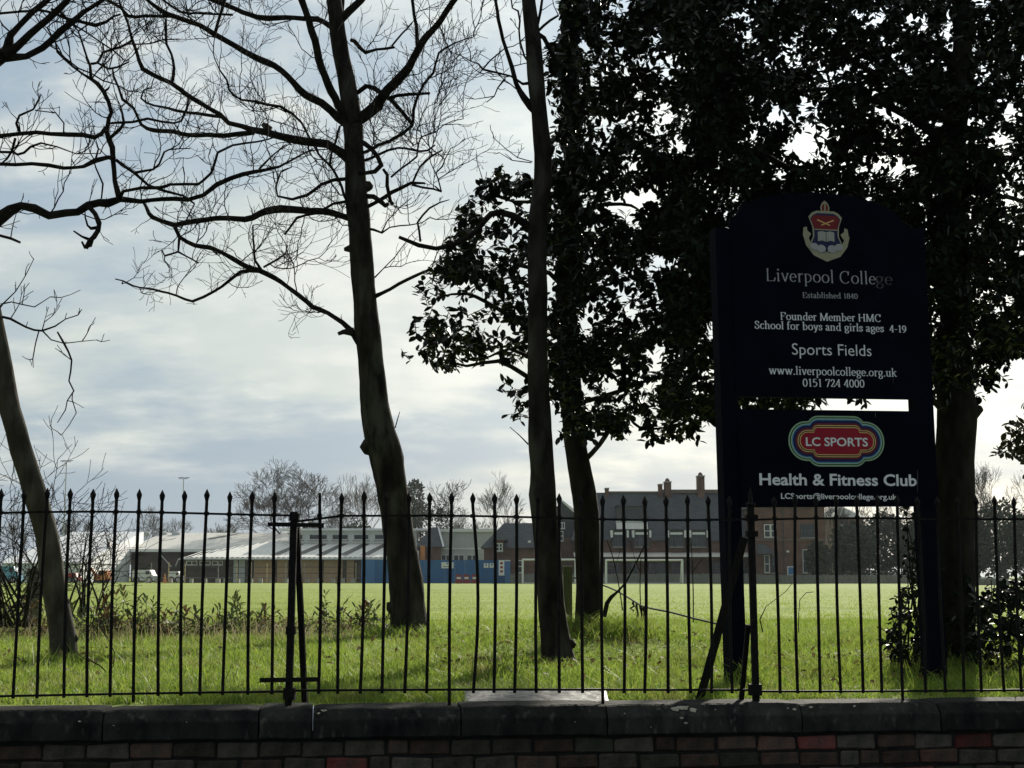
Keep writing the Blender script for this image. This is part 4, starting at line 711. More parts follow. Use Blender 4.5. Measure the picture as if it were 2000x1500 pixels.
T = Tree('evergreen_tree', 11.9, 'big dark evergreen tree towering over the school sign at the right', 'tree', 'bark_dark', 43, (1871, 1294)); EB = T
T.trunk([(1868, 1312, 126), (1866, 1290, 102), (1864, 1230, 86), (1863, 1150, 80), (1863, 1050, 76), (1863, 950, 76), (1864, 880, 76), (1868, 830, 78), (1870, 800, 76), (1866, 740, 66), (1864, 640, 54), (1860, 520, 52), (1858, 420, 50), (1864, 300, 46), (1872, 180, 42), (1880, 80, 38), (1874, -40, 34), (1866, -200, 24)], lump=.09)
knob(T, [(1886, 815, 44), (1900, 805, 34), (1918, 798, 12)])
ev_limbs(T, [(1500, 190, 22), (1430, 260, 16), (1620, 250, 24), (1560, 120, 20), (1700, 60, 20), (1480, 40, 16), (1660, 380, 20), (1500, 420, 18), (1460, 560, 16), (1560, 640, 14), (1990, 300, 20), (1980, 120, 20), (1950, 520, 18), (1960, 690, 12), (1940, 620, 10), (1770, 180, 16), (2040, 420, 18)], 5)
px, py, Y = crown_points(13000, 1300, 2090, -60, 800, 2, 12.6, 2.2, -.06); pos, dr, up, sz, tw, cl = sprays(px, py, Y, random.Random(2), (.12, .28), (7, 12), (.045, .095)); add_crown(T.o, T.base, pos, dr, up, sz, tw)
print('B leaves', len(pos))
# ivy leaves clothing the two evergreen trunks
def ivy(T, y0, y1, n, seed, s=(.04, .07)):
    rs = random.Random(seed); p, r = T.limbs[0]; pos = []; dr = []; up = []; sz = []
    zs0, zs1 = P(1000, y1, T.Y).z, P(1000, y0, T.Y).z; idx = [k for k in range(len(p)) if zs0 < p[k].z < zs1]
    for i in range(n):
        k = rs.choice(idx); a = rs.uniform(0, 6.28); dv = Vector((math.cos(a), math.sin(a), 0)); q = p[k] + dv * (r[k] * rs.uniform(.95, 1.15)) + Vector((0, 0, rs.uniform(-.04, .04))); pos.append(q[:]); dr.append((dv * .4 + Vector((rs.uniform(-.6, .6), rs.uniform(-.6, .6), -.7)))[:]); up.append((dv + rv(rs, .5))[:]); sz.append(rs.uniform(*s))
    V, F = leaf_arrays(np.array(pos) - np.array(T.base), np.array(dr), np.array(up), np.array(sz), wid=np.full(n, 1.5)); q = link('ivy', npmesh('ivy', V, F, 'leaf', True), T.o); q['kind'] = 'stuff'
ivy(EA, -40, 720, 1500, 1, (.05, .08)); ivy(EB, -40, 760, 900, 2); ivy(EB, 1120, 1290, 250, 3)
def leafy(name, label, pts, Yc, Yr, n, seed, m, cat='shrub', lsz=(.05, .09), stem=True, single=0):
    rg = np.random.default_rng(seed); xs_ = [p[0] for p in pts]; ys_ = [p[1] for p in pts]; px = rg.uniform(min(xs_), max(xs_), n); py = rg.uniform(min(ys_), max(ys_), n); k = inpoly(px, py, pts); px, py = px[k], py[k]; Y = Yc + rg.uniform(-Yr, Yr, len(px))
    bx = sum(xs_) / len(xs_); b = P(bx, 1200, Yc); b.z = GZ; o = empty(name, b); tag(o, label, cat); pos, dr, up, sz, tw, cl = sprays(px, py, Y, random.Random(seed), (.10, .22), (4, 8), lsz, -.1)
    if stem:
        rs = random.Random(seed + 1)
        for i in range(min(14, len(px))):
            j = rs.randrange(len(px)); e = P(float(px[j]), float(py[j]), float(Y[j])); a = Vector((e.x * .6 + b.x * .4 + rs.uniform(-.15, .15), e.y + rs.uniform(-.2, .2), GZ - .03)); p, r = catmull([a, a.lerp(e, .5) + rv(rs, .06), e], [.010, .007, .003], .08); mb = MB(); mb.tube(p, r, 4); off(mb, b); mb.build('stem', 'bark_dark', o)
    add_crown(o, b, pos, dr, up, sz, tw, m, single); return o
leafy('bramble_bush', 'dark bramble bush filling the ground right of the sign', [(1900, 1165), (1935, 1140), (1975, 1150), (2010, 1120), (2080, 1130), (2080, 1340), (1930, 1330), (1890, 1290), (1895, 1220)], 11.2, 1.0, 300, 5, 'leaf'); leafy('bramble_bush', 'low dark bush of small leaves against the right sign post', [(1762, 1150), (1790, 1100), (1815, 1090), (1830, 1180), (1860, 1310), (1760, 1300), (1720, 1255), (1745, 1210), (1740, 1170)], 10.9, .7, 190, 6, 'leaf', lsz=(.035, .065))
leafy('leafy_sapling', 'thin upright sapling with a few glossy leaves beside the right sign post', [(1765, 985), (1810, 990), (1815, 1120), (1790, 1150), (1755, 1110), (1770, 1050)], 11.4, .25, 34, 7, 'leaf', lsz=(.035, .06)); leafy('hanging_branch', 'olive green leafy branch hanging in at the right edge', [(1945, 880), (1985, 830), (2010, 790), (2070, 780), (2070, 905), (1990, 912)], 9.9, .35, 70, 8, 'leaf_brown', 'branch', (.045, .07), False)
hb = MB(); hb.tube([P(2200, 760, 9.9), P(2080, 800, 9.9), P(2000, 850, 9.9), P(1950, 880, 9.9)], [.02, .012, .007, .003], 5); tag(hb.build('tree_bough', 'bark_dark'), 'thin dark bough carrying the olive leaves at the right edge', 'branch')
# broadleaf undergrowth along the edge of the long grass
UG = [(-20, 1232, 17.6, 95, 1, 'red'), (22, 1236, 17.4, 80, 0, 'green'), (58, 1240, 17.0, 70, 0, 'red'), (160, 1236, 17.8, 62, 0, 'green'), (196, 1240, 17.2, 60, 0, 'green'), (236, 1240, 17.2, 85, 1, 'red'), (276, 1240, 17.4, 72, 0, 'green'), (318, 1240, 17.3, 48, 0, 'green'), (362, 1242, 17.2, 62, 1, 'red'), (408, 1240, 17.4, 55, 0, 'green'), (440, 1236, 18.0, 40, 0, 'green'), (484, 1232, 18.4, 72, 0, 'green'), (520, 1236, 18.2, 48, 0, 'red'), (556, 1240, 17.6, 40, 0, 'green'), (604, 1240, 17.4, 36, 0, 'green'), (648, 1236, 17.8, 88, 2, 'green'), (688, 1236, 17.8, 62, 0, 'red'), (722, 1230, 18.4, 60, 0, 'green')]
UGL = ['tall undergrowth clump at the left edge with reddish leaves', 'glossy green undergrowth clump left of the leaning trunk', 'low reddish undergrowth clump just left of the leaning trunk', 'green undergrowth clump just right of the leaning trunk', 'second green undergrowth clump right of the leaning trunk', 'reddish undergrowth clump with upright leaves a little right of the leaning trunk', 'fourth undergrowth clump right of the leaning trunk, green', 'short green undergrowth clump before the pale hall', 'reddish spiky undergrowth clump below the hall end', 'green undergrowth clump below the classroom roof corner', 'smallest green clump between the left railing post and leaning tree', 'dark rounded undergrowth clump left of the broken railing post', 'reddish clump just left of the broken railing post', 'low green clump behind the broken railing post', 'lowest green clump right of the broken railing post', 'tall weed with one upright spike left of the big bare trunk', 'reddish clump between tall weed and big bare trunk', 'green clump at the left foot of the big bare trunk']
for ui, ((x, y, Yd, h, kind, colr), lab) in enumerate(zip(UG, UGL)):
    rs = random.Random(100 + ui); b = P(x, y, Yd); b.z = gz(b.x, b.y); o = empty('undergrowth_plant', b); tag(o, lab, 'plant', 'broadleaf plants at the edge of the long grass'); pos = []; dr = []; up = []; sz = []; stems = MB(); hh = h * 1.2 * PXM(Yd); ns = rs.choice((10, 16, 24, 30)) if kind != 2 else 12
    for i in range(ns):
        a = rs.uniform(0, 6.28); rr = rs.uniform(0, .34); p = Vector((math.cos(a) * rr * 1.5, math.sin(a) * rr, -.02)); H = hh * rs.uniform(.35, 1.0) * (1 - .5 * rr / .3); d = Vector((math.cos(a) * .25, math.sin(a) * .25, 1)).normalized(); pts = [p.copy()]; n = max(4, int(H / .03))
        if kind == 2 and i == 0: H = hh * 1.1; d = Vector((0, 0, 1)); n = 14
        for j in range(n):
            d = (d + rv(rs, .1)).normalized(); p = p + d * (H / n); pts.append(p.copy()); t = j / n; b2 = rs.uniform(0, 6.28); ld = Vector((math.cos(b2), math.sin(b2), rs.uniform(-.5, .9) if t < .8 else 1.1)); pos.append(p[:]); dr.append(ld[:]); up.append((Vector((0, 0, 1)) + rv(rs, .6))[:]); sz.append(rs.uniform(.07, .15) * (1 if not (kind == 2 and i == 0) else .5))
        stems.tube(pts[::2] if len(pts) > 4 else pts, [.004] * len(pts[::2] if len(pts) > 4 else pts), 3, cap=False)
    n = len(pos); V, F = leaf_arrays(np.array(pos), np.array(dr), np.array(up), np.array(sz), LT2, LTF2, RNG.uniform(.8, 1.4, n)); q = link('leaves', npmesh('leaves', V, F, 'shrub_leaf' if colr == 'green' else 'shrub_leaf_red', True), o); q['kind'] = 'stuff'; stems.build('stems', 'twig', o)['kind'] = 'stuff'
    if colr == 'red':
        V, F = leaf_arrays(np.array(pos)[::2] + [0, -.03, .01], -np.array(dr)[::2] * [1, 1, -1], np.array(up)[::2], np.array(sz)[::2], LT2, LTF2); q = link('green_leaves', npmesh('green_leaves', V, F, 'shrub_leaf', True), o); q['kind'] = 'stuff'
# ------------------------------------------------------------------ far side of the field
def brickwork(name, a, b, mortar, sc=1.0):
    m = bpy.data.materials.new(name); m.use_nodes = True; t = m.node_tree; bs = t.nodes['Principled BSDF']; bs.inputs['Roughness'].default_value = .9
    tcn = nd(t, 'ShaderNodeTexCoord'); mp = nd(t, 'ShaderNodeMapping'); mp.inputs['Rotation'].default_value = (R(90), 0, 0); t.links.new(tcn.outputs['Object'], mp.inputs[0])
    br = nd(t, 'ShaderNodeTexBrick'); br.inputs['Color1'].default_value = (*a, 1); br.inputs['Color2'].default_value = (*b, 1); br.inputs['Mortar'].default_value = (*mortar, 1); br.inputs['Scale'].default_value = 1; br.inputs['Brick Width'].default_value = .225 * sc; br.inputs['Row Height'].default_value = .075 * sc; br.inputs['Mortar Size'].default_value = .01
    t.links.new(mp.outputs[0], br.inputs[0]); no = nd(t, 'ShaderNodeTexNoise'); no.inputs['Scale'].default_value = .9; no.inputs['Detail'].default_value = 6; t.links.new(tcn.outputs['Object'], no.inputs[0])
    mx = nd(t, 'ShaderNodeMix'); mx.data_type = 'RGBA'; mx.blend_type = 'MULTIPLY'; mr = nd(t, 'ShaderNodeMapRange'); t.links.new(no.outputs[0], mr.inputs[0]); mr.inputs[1].default_value = .3; mr.inputs[2].default_value = .7; mr.inputs[3].default_value = .55; mr.inputs[4].default_value = 1.15
    mx.inputs[0].default_value = 1; t.links.new(br.outputs[0], mx.inputs[6]); t.links.new(mr.outputs[0], mx.inputs[7]); t.links.new(mx.outputs[2], bs.inputs['Base Color']); M[name] = m
brickwork('school_brick', (.19, .085, .062), (.145, .065, .05), (.16, .125, .10)); brickwork('hall_brick', (.085, .055, .045), (.065, .045, .038), (.07, .06, .055))
M['slate'] = mat('slate', (.034, .041, .05), (.058, .066, .076), .7, 1.2, 6, .5, 9, (1, 1, 3), spec=.4)
M['tile_ridge'] = mat('tile_ridge', (.14, .11, .09), (.18, .15, .12), .8, 3, 4)
M['metal_roof'] = mat('metal_roof', (.78, .77, .73), (.86, .85, .81), .5, .5, 5, .15, 6, (6, 1, 1), spec=.4)
M['grey_roof'] = mat('grey_roof', (.60, .58, .54), (.70, .68, .63), .6, .4, 5, .3, 5, (5, 1, 1))
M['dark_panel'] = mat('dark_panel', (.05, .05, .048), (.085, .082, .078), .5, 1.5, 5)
M['white_clad'] = mat('white_clad', (.70, .72, .74), (.80, .81, .82), .6, .7, 4)
M['grey_clad'] = mat('grey_clad', (.42, .44, .46), (.52, .54, .55), .6, .7, 4)
M['window_glass'] = mat('window_glass', (.02, .026, .032), (.035, .042, .05), .08, .8, 2, spec=.6)
M['white_frame'] = mat('white_frame', (.66, .67, .67), (.74, .74, .73), .5, 3, 2)
M['dark_frame'] = mat('dark_frame', (.05, .055, .06), (.07, .075, .08), .6, 3, 2)
M['plywood'] = mat('plywood', (.40, .26, .155), (.50, .34, .21), .8, .9, 5, lo=.3, hi=.7)
M['hoarding'] = mat('hoarding_blue', (.016, .115, .30), (.022, .135, .34), .5, .5, 4, spec=.35)
M['hoarding_light'] = mat('hoarding_light', (.07, .19, .42), (.08, .21, .45), .5, .5, 4)
M['white_paint'] = mat('white_paint', (.72, .73, .73), (.80, .80, .79), .5, 3, 3)
M['weathered_pale'] = mat('weathered_pale', (.16, .16, .155), (.25, .245, .23), .9, 3, 5, .2, 20, (3, 1, .4))
M['red_plastic'] = mat('red_plastic', (.22, .035, .045), (.33, .07, .075), .5, 1.8, 4)
M['concrete'] = mat('concrete', (.30, .29, .27), (.42, .41, .38), .9, 4, 5)
M['yellow_metal'] = mat('yellow_metal', (.42, .33, .16), (.52, .42, .22), .6, 4, 3)
M['orange'] = mat('orange_paint', (.55, .20, .06), (.62, .26, .09), .5, 4, 3); M['red_paint'] = mat('red_paint', (.36, .03, .03), (.42, .05, .05), .5, 4, 3); M['cyan_paint'] = mat('cyan_paint', (.10, .30, .46), (.13, .36, .52), .5, 4, 3)
M['rubber'] = mat('rubber', (.015, .015, .015), None, .8); M['net'] = mat('net', (.5, .5, .5), None, .9)
class Bld:
    def __init__(s, name, label, cat, pxc, Y, group=None):
        s.Y = Y; s.b = P(pxc, HZ, Y); s.b.z = GZ; s.o = empty(name, s.b); tag(s.o, label, cat, group)
    def x(s, px, dy=0): return P(px, HZ, s.Y + 0).x - s.b.x
    def z(s, py): return P(1000, py, s.Y).z - s.b.z
    def box(s, name, x0, x1, y0, y1, m, n0=0.0, n1=.1, par=None):     # y0 top, y1 bottom in photo rows; n0 front, n1 back (metres behind the front plane)
        mb = MB(); z1 = s.z(y0); z0 = s.z(y1) if y1 < 1133 else -.05; mb.box(s.x(x0), s.x(x1), n0, n1, z0, z1); return mb.build(name, m, par or s.o)
    def shape(s, name, faces, m, par=None):                            # faces: lists of (px, py, n)
        mb = MB()
        for f in faces: mb.poly([(s.x(px) , n, s.z(py)) for (px, py, n) in f])
        return mb.build(name, m, par or s.o)
    def roof(s, name, xe0, xe1, ye, xr0, xr1, yr, ne, nr, nb, m, thick=.12):   # eave line, ridge line, back eave
        return s.shape(name, [[(xe0, ye, ne), (xe1, ye, ne), (xr1, yr, nr), (xr0, yr, nr)], [(xe1, ye, ne), (xe1, ye, nb), (xr1, yr, nr)], [(xe0, ye, nb), (xe0, ye, ne), (xr0, yr, nr)], [(xe1, ye, nb), (xe0, ye, nb), (xr0, yr, nr), (xr1, yr, nr)], [(xe0, ye, ne), (xe0, ye, nb), (xe1, ye, nb), (xe1, ye, ne)]], m)
    def window(s, x0, x1, y0, y1, nx, ny, fm='white_frame', n=-.03, bar=.09, gl='window_glass', par=None):
        w = s.box('window', x0, x1, y0, y1, gl, n, n + .2, par); X0, X1, Z0, Z1 = s.x(x0), s.x(x1), s.z(y1), s.z(y0); mb = MB(); f = n - .05
        for i in range(nx + 1):
            xx = X0 + (X1 - X0) * i / nx; mb.box(xx - bar / 2, xx + bar / 2, f, n + .05, Z0 - bar / 2, Z1 + bar / 2)
        for j in range(ny + 1): zz_ = Z0 + (Z1 - Z0) * j / ny; mb.box(X0 - bar / 2, X1 + bar / 2, f + .004, n + .05, zz_ - bar / 2 + .003, zz_ + bar / 2 - .003)
        mb.build('window_frame', fm, w); mb = MB(); mb.box(X0 - .1, X1 + .1, f - .08, n + .05, Z0 - bar / 2 - .09, Z0 - bar / 2 - .005); mb.build('sill', 'concrete', w); return w
# --- main school building
B = Bld('school_building', 'large dark brick school with steep slate roof and tall chimneys', 'building', 1300, 160)
B.box('wall', 1124, 1478, 1050, 1140, 'school_brick', 0, 12); B.roof('roof', 1116, 1480, 1056, 1150, 1480, 956, -.5, 6, 12.5, 'slate')
B.box('ridge', 1196, 1302, 953.5, 957, 'tile_ridge', 5.8, 6.2); B.box('ridge', 1304, 1480, 950, 957, 'tile_ridge', 5.75, 6.25)
for (x0, x1, yt, m, cap) in ((1190, 1197, 949, 'school_brick', 0), (1299, 1306, 941, 'school_brick', 0), (1311, 1324, 936, 'school_brick', 1), (1378, 1392, 924, 'school_brick', 1)):
    c = B.box('chimney', x0, x1, yt, 975, m, 5.3, 6.7); B.box('chimney_cap', x0 - 1, x1 + 1, yt - 2, yt, 'concrete', 5.2, 6.8, c)
    if cap:
        mb = MB(); xc = B.x((x0 + x1) / 2); mb.tube([(xc, 6, B.z(yt - 2)), (xc, 6, B.z(yt - 6)), (xc, 6, B.z(yt - 9))], [.27, .25, .1], 8); mb.build('chimney_pot', 'school_brick', c)
for (x0, x1) in ((1199, 1221), (1241, 1265), (1309, 1333), (1352, 1377)):
    d = B.box('dormer', x0 - 4, x1 + 4, 1034, 1069, 'dark_frame', -.55, 3.0); B.shape('dormer_roof', [[(x0 - 7, 1034.5, -.8), (x1 + 7, 1034.5, -.8), (x1 + 7, 1031, 3), (x0 - 7, 1031, 3)]], 'slate', d); B.window(x0, x1, 1041, 1067, 3, 2, 'dark_frame', -.62, .1, par=d)
    for xx in (x0 - 6, x1 + 3): B.box('dormer_cheek', xx, xx + 4, 1036, 1050, 'white_clad', -.72, 1.2, d)
    B.box('top_light', x0, x1, 1040, 1044.5, 'white_clad', -.72, -.6, d)
d = B.box('dormer', 1209, 1267, 988, 1015, 'dark_frame', 1.7, 5.0); B.window(1220, 1257, 991, 1012, 3, 1, 'dark_frame', 1.62, .12, par=d); B.box('lead_apron', 1206, 1268, 1016.5, 1021, 'grey_clad', 1.2, 1.9, d); B.box('dormer_roof', 1207, 1269, 986, 988, 'slate', 1.5, 5.2, d)
B.shape('lead_apron', [[(1206, 1033, .6), (1268, 1033, .6), (1268, 1021, 1.2), (1206, 1021, 1.2)]], 'grey_roof', d)
B.shape('canopy_roof', [[(1120, 1087, -2.6), (1480, 1087, -2.6), (1480, 1079, -.01), (1120, 1079, -.01)], [(1120, 1088.5, -2.6), (1120, 1080.5, -.01), (1480, 1080.5, -.01), (1480, 1088.5, -2.6)], [(1120, 1088.5, -2.6), (1480, 1088.5, -2.6), (1480, 1087, -2.6), (1120, 1087, -2.6)]], 'grey_roof')
for xx in (1128, 1180, 1232, 1284, 1336, 1388, 1440): B.box('canopy_post', xx, xx + 1.6, 1088, 1140, 'dark_frame', -2.45, -2.3)
for (x0, x1) in ((1186, 1212), (1226, 1246), (1267, 1300), (1312, 1330), (1390, 1412), (1428, 1460)): B.window(x0, x1, 1099, 1121, 3, 2, 'dark_frame', -.02, .09)
for xx in (1232, 1287, 1344): B.box('drainpipe', xx, xx + 1.2, 1056, 1079, 'dark_frame', -.12, -.02)
B = Bld('school_wing', 'two storey brick school wing with white window frames seen under the sign', 'building', 1545, 156)
B.box('wall', 1476, 1614, 988, 1140, 'school_brick', 0, 10); B.box('string_course', 1476, 1615, 1053, 1056, 'tile_ridge', -.12, .0); B.roof('roof', 1470, 1620, 990, 1500, 1596, 950, -.4, 5, 10.4, 'slate')
B.window(1495, 1506, 1025, 1049, 1, 2); B.window(1508, 1518, 1025, 1049, 1, 2); B.window(1567, 1592, 1024, 1049, 2, 2, 'dark_frame'); B.window(1569, 1592, 1074, 1118, 2, 2, 'grey_clad'); B.window(1494, 1503, 1085, 1118, 1, 2); B.window(1508, 1516, 1085, 1118, 1, 2, 'dark_frame')
B.shape('porch_roof', [[(1476, 1082, -1.8), (1510, 1082, -1.8), (1492, 1063, -.9), (1476, 1063, -.9)], [(1510, 1082, -1.8), (1510, 1082, 0), (1492, 1063, -.9)], [(1476, 1083, -1.8), (1476, 1083, 0), (1510, 1083, 0), (1510, 1083, -1.8)]], 'slate'); B.box('drainpipe', 1531, 1532.5, 990, 1138, 'dark_frame', -.12, -.02); B.box('alarm_box', 1537, 1542, 1075, 1079, 'white_paint', -.2, -.01)
B = Bld('notice_board', 'white framed notice board standing before the school wing', 'notice board', 1547, 151); B.box('frame', 1538, 1555, 1106, 1124, 'white_frame', 0, .06); B.box('panel', 1540, 1553, 1108, 1122, 'hoarding_light', -.02, -.003)
for xx in (1540, 1551): B.box('leg', xx, xx + 1.5, 1124, 1140, 'dark_frame', .0, .06)
B = Bld('gabled_block', 'tall narrow slate hung gable between the two near trunks', 'building', 1105, 164); B.box('wall', 1080, 1128, 1050, 1140, 'school_brick', 0, 9); B.shape('gable', [[(1080, 1050, 0), (1128, 1050, 0), (1126, 1000, 0), (1098, 978, 0), (1080, 1000, 0)]], 'slate')
B.shape('roof', [[(1076, 1004, -.4), (1098, 978, -.4), (1098, 978, 9), (1076, 1004, 9)], [(1098, 978, -.4), (1132, 1006, -.4), (1132, 1006, 9), (1098, 978, 9)]], 'tile_ridge'); B.shape('bargeboard', [[(1096, 979, -.5), (1099, 977, -.5), (1133, 1004, -.5), (1131, 1010, -.5)]], 'white_clad'); B.window(1094, 1103, 1021, 1032, 2, 1); B.window(1093, 1100, 1038, 1056, 1, 2)
B = Bld('brick_lodge', 'small brick lodge with hipped slate roof beside the blue hoarding', 'house', 1000, 158); B.box('wall', 945, 1048, 1066, 1140, 'school_brick', 0, 8); B.roof('roof', 938, 1052, 1070, 984, 1052, 1019, -.5, 4, 8.5, 'slate')
d = B.box('dormer', 967, 983, 1054, 1078, 'school_brick', -.35, 2.5); B.shape('dormer_roof', [[(960, 1055, -.7), (976, 1034, .6), (976, 1034, 3), (960, 1055, 3)], [(976, 1034, .6), (992, 1055, -.7), (992, 1055, 3), (976, 1034, 3)], [(960, 1055, -.7), (992, 1055, -.7), (976, 1034, .6)]], 'slate', d); B.window(969, 981, 1062, 1076, 2, 2, par=d, n=-.4)
for xx in (957, 997, 1012): B.box('drainpipe', xx, xx + 1.2, 1070, 1138, 'dark_frame', -.1, -.02)
B.window(1010, 1020, 1095, 1118, 1, 2); B.box('security_light', 1031, 1037, 1056, 1060, 'white_clad', -.5, -.02)
# --- classroom block with clerestory, boarded windows
B = Bld('classroom_block', 'low classroom block with pale metal roof, clerestory windows and boarded openings', 'building', 580, 166)
B.box('wall', 362, 800, 1088, 1140, 'hall_brick', 0, 16); B.roof('roof', 352, 812, 1092, 500, 812, 1050, -1.0, 14, 26, 'metal_roof'); B.box('gutter', 352, 812, 1090.5, 1093.5, 'grey_clad', -1.15, -1.0)
for i in range(46):                                                   # standing seams
    xe = 356 + i * 10; xr = xe + 52 if xe + 52 < 812 else 812
    if xe < 470: t = (xe - 352) / 148 if xe < 500 else 1; yr = 1092 - 42 * min(1, t + .35); xr = xe + (xr - xe) * (1092 - yr) / 42; n2 = -1 + 15 * (1092 - yr) / 42
    else: yr = 1051; n2 = 13.64
    a = Vector((B.x(xe), -1.0, B.z(1091.6))); b = Vector((B.x(min(xr, 811)), n2, B.z(yr - .3))); mb = MB(); mb.bar(a, b, .07, .07); mb.build('roof_seam', 'metal_roof', B.o)
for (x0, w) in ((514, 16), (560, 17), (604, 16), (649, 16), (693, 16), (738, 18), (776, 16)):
    f = lambda xe, v: (xe + 52 * .85 * v, 1092 - 42 * v - .7, -1 + 15 * v - .12); B.shape('rooflight', [[f(x0, .18), f(x0 + w, .18), f(x0 + w + 3, .80), f(x0 + 3, .80)]], 'dark_panel')  # flat dark stripes slanting across the pale roof, no openings
c = B.box('clerestory', 532, 800, 1031, 1056, 'white_clad', 11.6, 17); B.box('clerestory_roof', 512, 834, 1026, 1030.5, 'white_clad', 10.6, 18, c)
for (x0, x1) in ((536, 562), (575, 613), (623, 657), (668, 700), (712, 743), (754, 786)): B.window(x0, x1, 1038, 1049, 1, 1, 'white_frame', 11.52, .12, par=c)
for (x0, x1) in ((496, 534), (541, 562), (585, 622), (632, 669), (677, 691)): B.box('plywood_board', x0, x1, 1094, 1134, 'plywood', -.08, -.01)
for (x0, x1) in ((364, 384), (390, 410), (414, 434)): B.window(x0, x1, 1096, 1103, 2, 1)
for (x0, x1) in ((456, 464), (466, 478)): B.box('grey_door', x0, x1, 1094, 1136, 'grey_clad', -.12, -.01)
# --- sports hall
B = Bld('sports_hall', 'long hall with grey metal roof and brown brick end at the left', 'building', 320, 190); B.box('wall', 255, 560, 1074, 1140, 'hall_brick', 0, 22); B.roof('roof', 246, 580, 1073, 254, 560, 1033, -.6, 17, 34, 'grey_roof'); B.box('fascia', 246, 580, 1072.5, 1078, 'white_clad', -.75, -.6)
B.box('annexe_wall', 120, 253, 1102, 1140, 'white_clad', -22, -.01); B.shape('annexe_roof', [[(112, 1103, -22.5), (255, 1103, -22.5), (255, 1036, 6), (112, 1036, 6)], [(255, 1103, -22.5), (255, 1103, 6), (255, 1036, 6)]], 'white_clad'); B.box('roof_hatch', 244, 250, 1062, 1074, 'window_glass', -9, -7)
for xx in (290, 262, 226): 
    mb = MB(); xc = B.x(xx); mb.tube([(xc, 15, B.z(1040)), (xc, 15, B.z(1033)), (xc, 15, B.z(1031))], [.7, .6, .2], 10); mb.build('roof_vent', 'grey_clad', B.o)
B.shape('roof_seam', [[(368, 1048, 10), (420, 1035.5, 15.3), (421, 1036.5, 15), (380, 1048, 9.8)]], 'dark_panel')
for (xa, ya, xb, yb) in ((312, 1080, 337, 1107), (345, 1106, 350, 1092)):
    mb = MB(); mb.bar((B.x(xa), -.8, B.z(ya)), (B.x(xb), -.8, B.z(yb)), .12, .12); mb.build('stair_rail', 'grey_clad', B.o)
B = Bld('white_block', 'flat roofed white panelled school block behind the blue hoarding', 'building', 905, 176); B.box('wall', 842, 966, 1038, 1140, 'grey_clad', 0, 12); B.box('parapet', 838, 968, 1033, 1039, 'white_clad', -.3, 12.3)
for (x0, x1) in ((862, 880), (886, 906), (912, 932)): B.window(x0, x1, 1084, 1096, 2, 1, 'white_frame', -.02)
B.box('cladding_band', 842, 966, 1070, 1073, 'white_clad', -.06, -.004)
B = Bld('brick_house', 'red brick house gable with dark roof behind the big bare trunk', 'house', 838, 172); B.box('wall', 820, 858, 1066, 1140, 'school_brick', 0, 7); B.shape('roof', [[(812, 1068, -.4), (866, 1068, -.4), (852, 1028, 3.5), (838, 1028, 3.5)], [(866, 1068, -.4), (866, 1068, 7.4), (852, 1028, 3.5)], [(812, 1068, 7.4), (812, 1068, -.4), (838, 1028, 3.5)]], 'slate'); B.shape('bargeboard', [[(851, 1027, 3.2), (854, 1026, 3.2), (868, 1067, -.5), (865, 1069, -.5)]], 'white_clad'); B.box('chimney', 821, 830, 1066, 1100, 'orange', -.7, -.05)
# --- building site front: blue hoarding, boards, barriers
B = Bld('blue_hoarding', 'solid blue site hoarding of tall panels across the field edge', 'hoarding', 845, 156)
for i in range(13):
    x0 = 732 + i * 19.6; B.box('panel', x0, x0 + 19.2, 1093.5 + (i % 3) * .4, 1140, 'hoarding', (i % 2) * .03, .12)
mb = MB(); mb.poly([(B.x(708), -1.4, -.05), (B.x(732), -.02, -.05), (B.x(732), -.02, B.z(1093.5)), (B.x(708), -1.4, B.z(1093))]); mb.build('return_panel', 'hoarding_light', B.o)
for (x0, x1, y0, y1) in ((862, 886, 1098, 1110), (945, 954, 1100, 1109), (956, 965, 1100, 1109)): w = B.box('site_notice', x0, x1, y0, y1, 'white_paint', -.05, -.01); B.box('notice_mark', (x0 + x1) / 2 - 1.5, (x0 + x1) / 2 + 1.5, y0 + 1, y0 + 4, 'hoarding', -.06, -.05, w); B.box('notice_text', x0 + 3, x1 - 3, y1 - 4, y1 - 3, 'dark_frame', -.06, -.05, w)
B = Bld('site_banner', 'tall white banner with red marks at the hoarding end', 'banner', 979, 154); B.box('banner', 974, 985, 1094, 1124, 'white_paint', 0, .05)
for yy in (1098, 1106, 1114): B.box('banner_mark', 977, 982, yy, yy + 4, 'red_print', -.02, -.003)
for xx in (974, 984): B.box('leg', xx, xx + 1, 1124, 1140, 'dark_frame', .0, .05)
for i, (x0, lab) in enumerate(((986, 'blue portable toilet nearest the site banner'), (991.5, 'blue portable toilet nearest the brick lodge'))):
    B = Bld('portable_toilet', lab, 'portable toilet', x0 + 2, 155, 'portable toilets by the hoarding'); B.box('cabin', x0, x0 + 5, 1096, 1140, 'hoarding_light', 0, 1.1); B.box('roof', x0 - .4, x0 + 5.4, 1094, 1096, 'white_paint', -.05, 1.15)
for (x0, x1, lab) in ((889, 903, 'left red plastic barrier block on the grass before the hoarding'), (904, 918, 'middle red plastic barrier block on the grass before the hoarding'), (920, 937, 'right paler red barrier block on the grass before the hoarding')):
    B = Bld('barrier_block', lab, 'barrier', (x0 + x1) / 2, 150, 'red blocks by the hoarding'); mb = MB(); X0, X1, Z1 = B.x(x0), B.x(x1), B.z(1121); mb.box(X0, X1, 0, .5, .0, Z1 * .35); mb.box(X0 + .05, X1 - .05, .08, .42, Z1 * .35, Z1 * .9); mb.box(X0 + .12, X1 - .3, .12, .38, Z1 * .9, Z1); mb.build('body', 'red_plastic', B.o); B.box('stripe', x0 + 3, x1 - 3, 1127, 1131, 'white_clad', -.02, -.004)
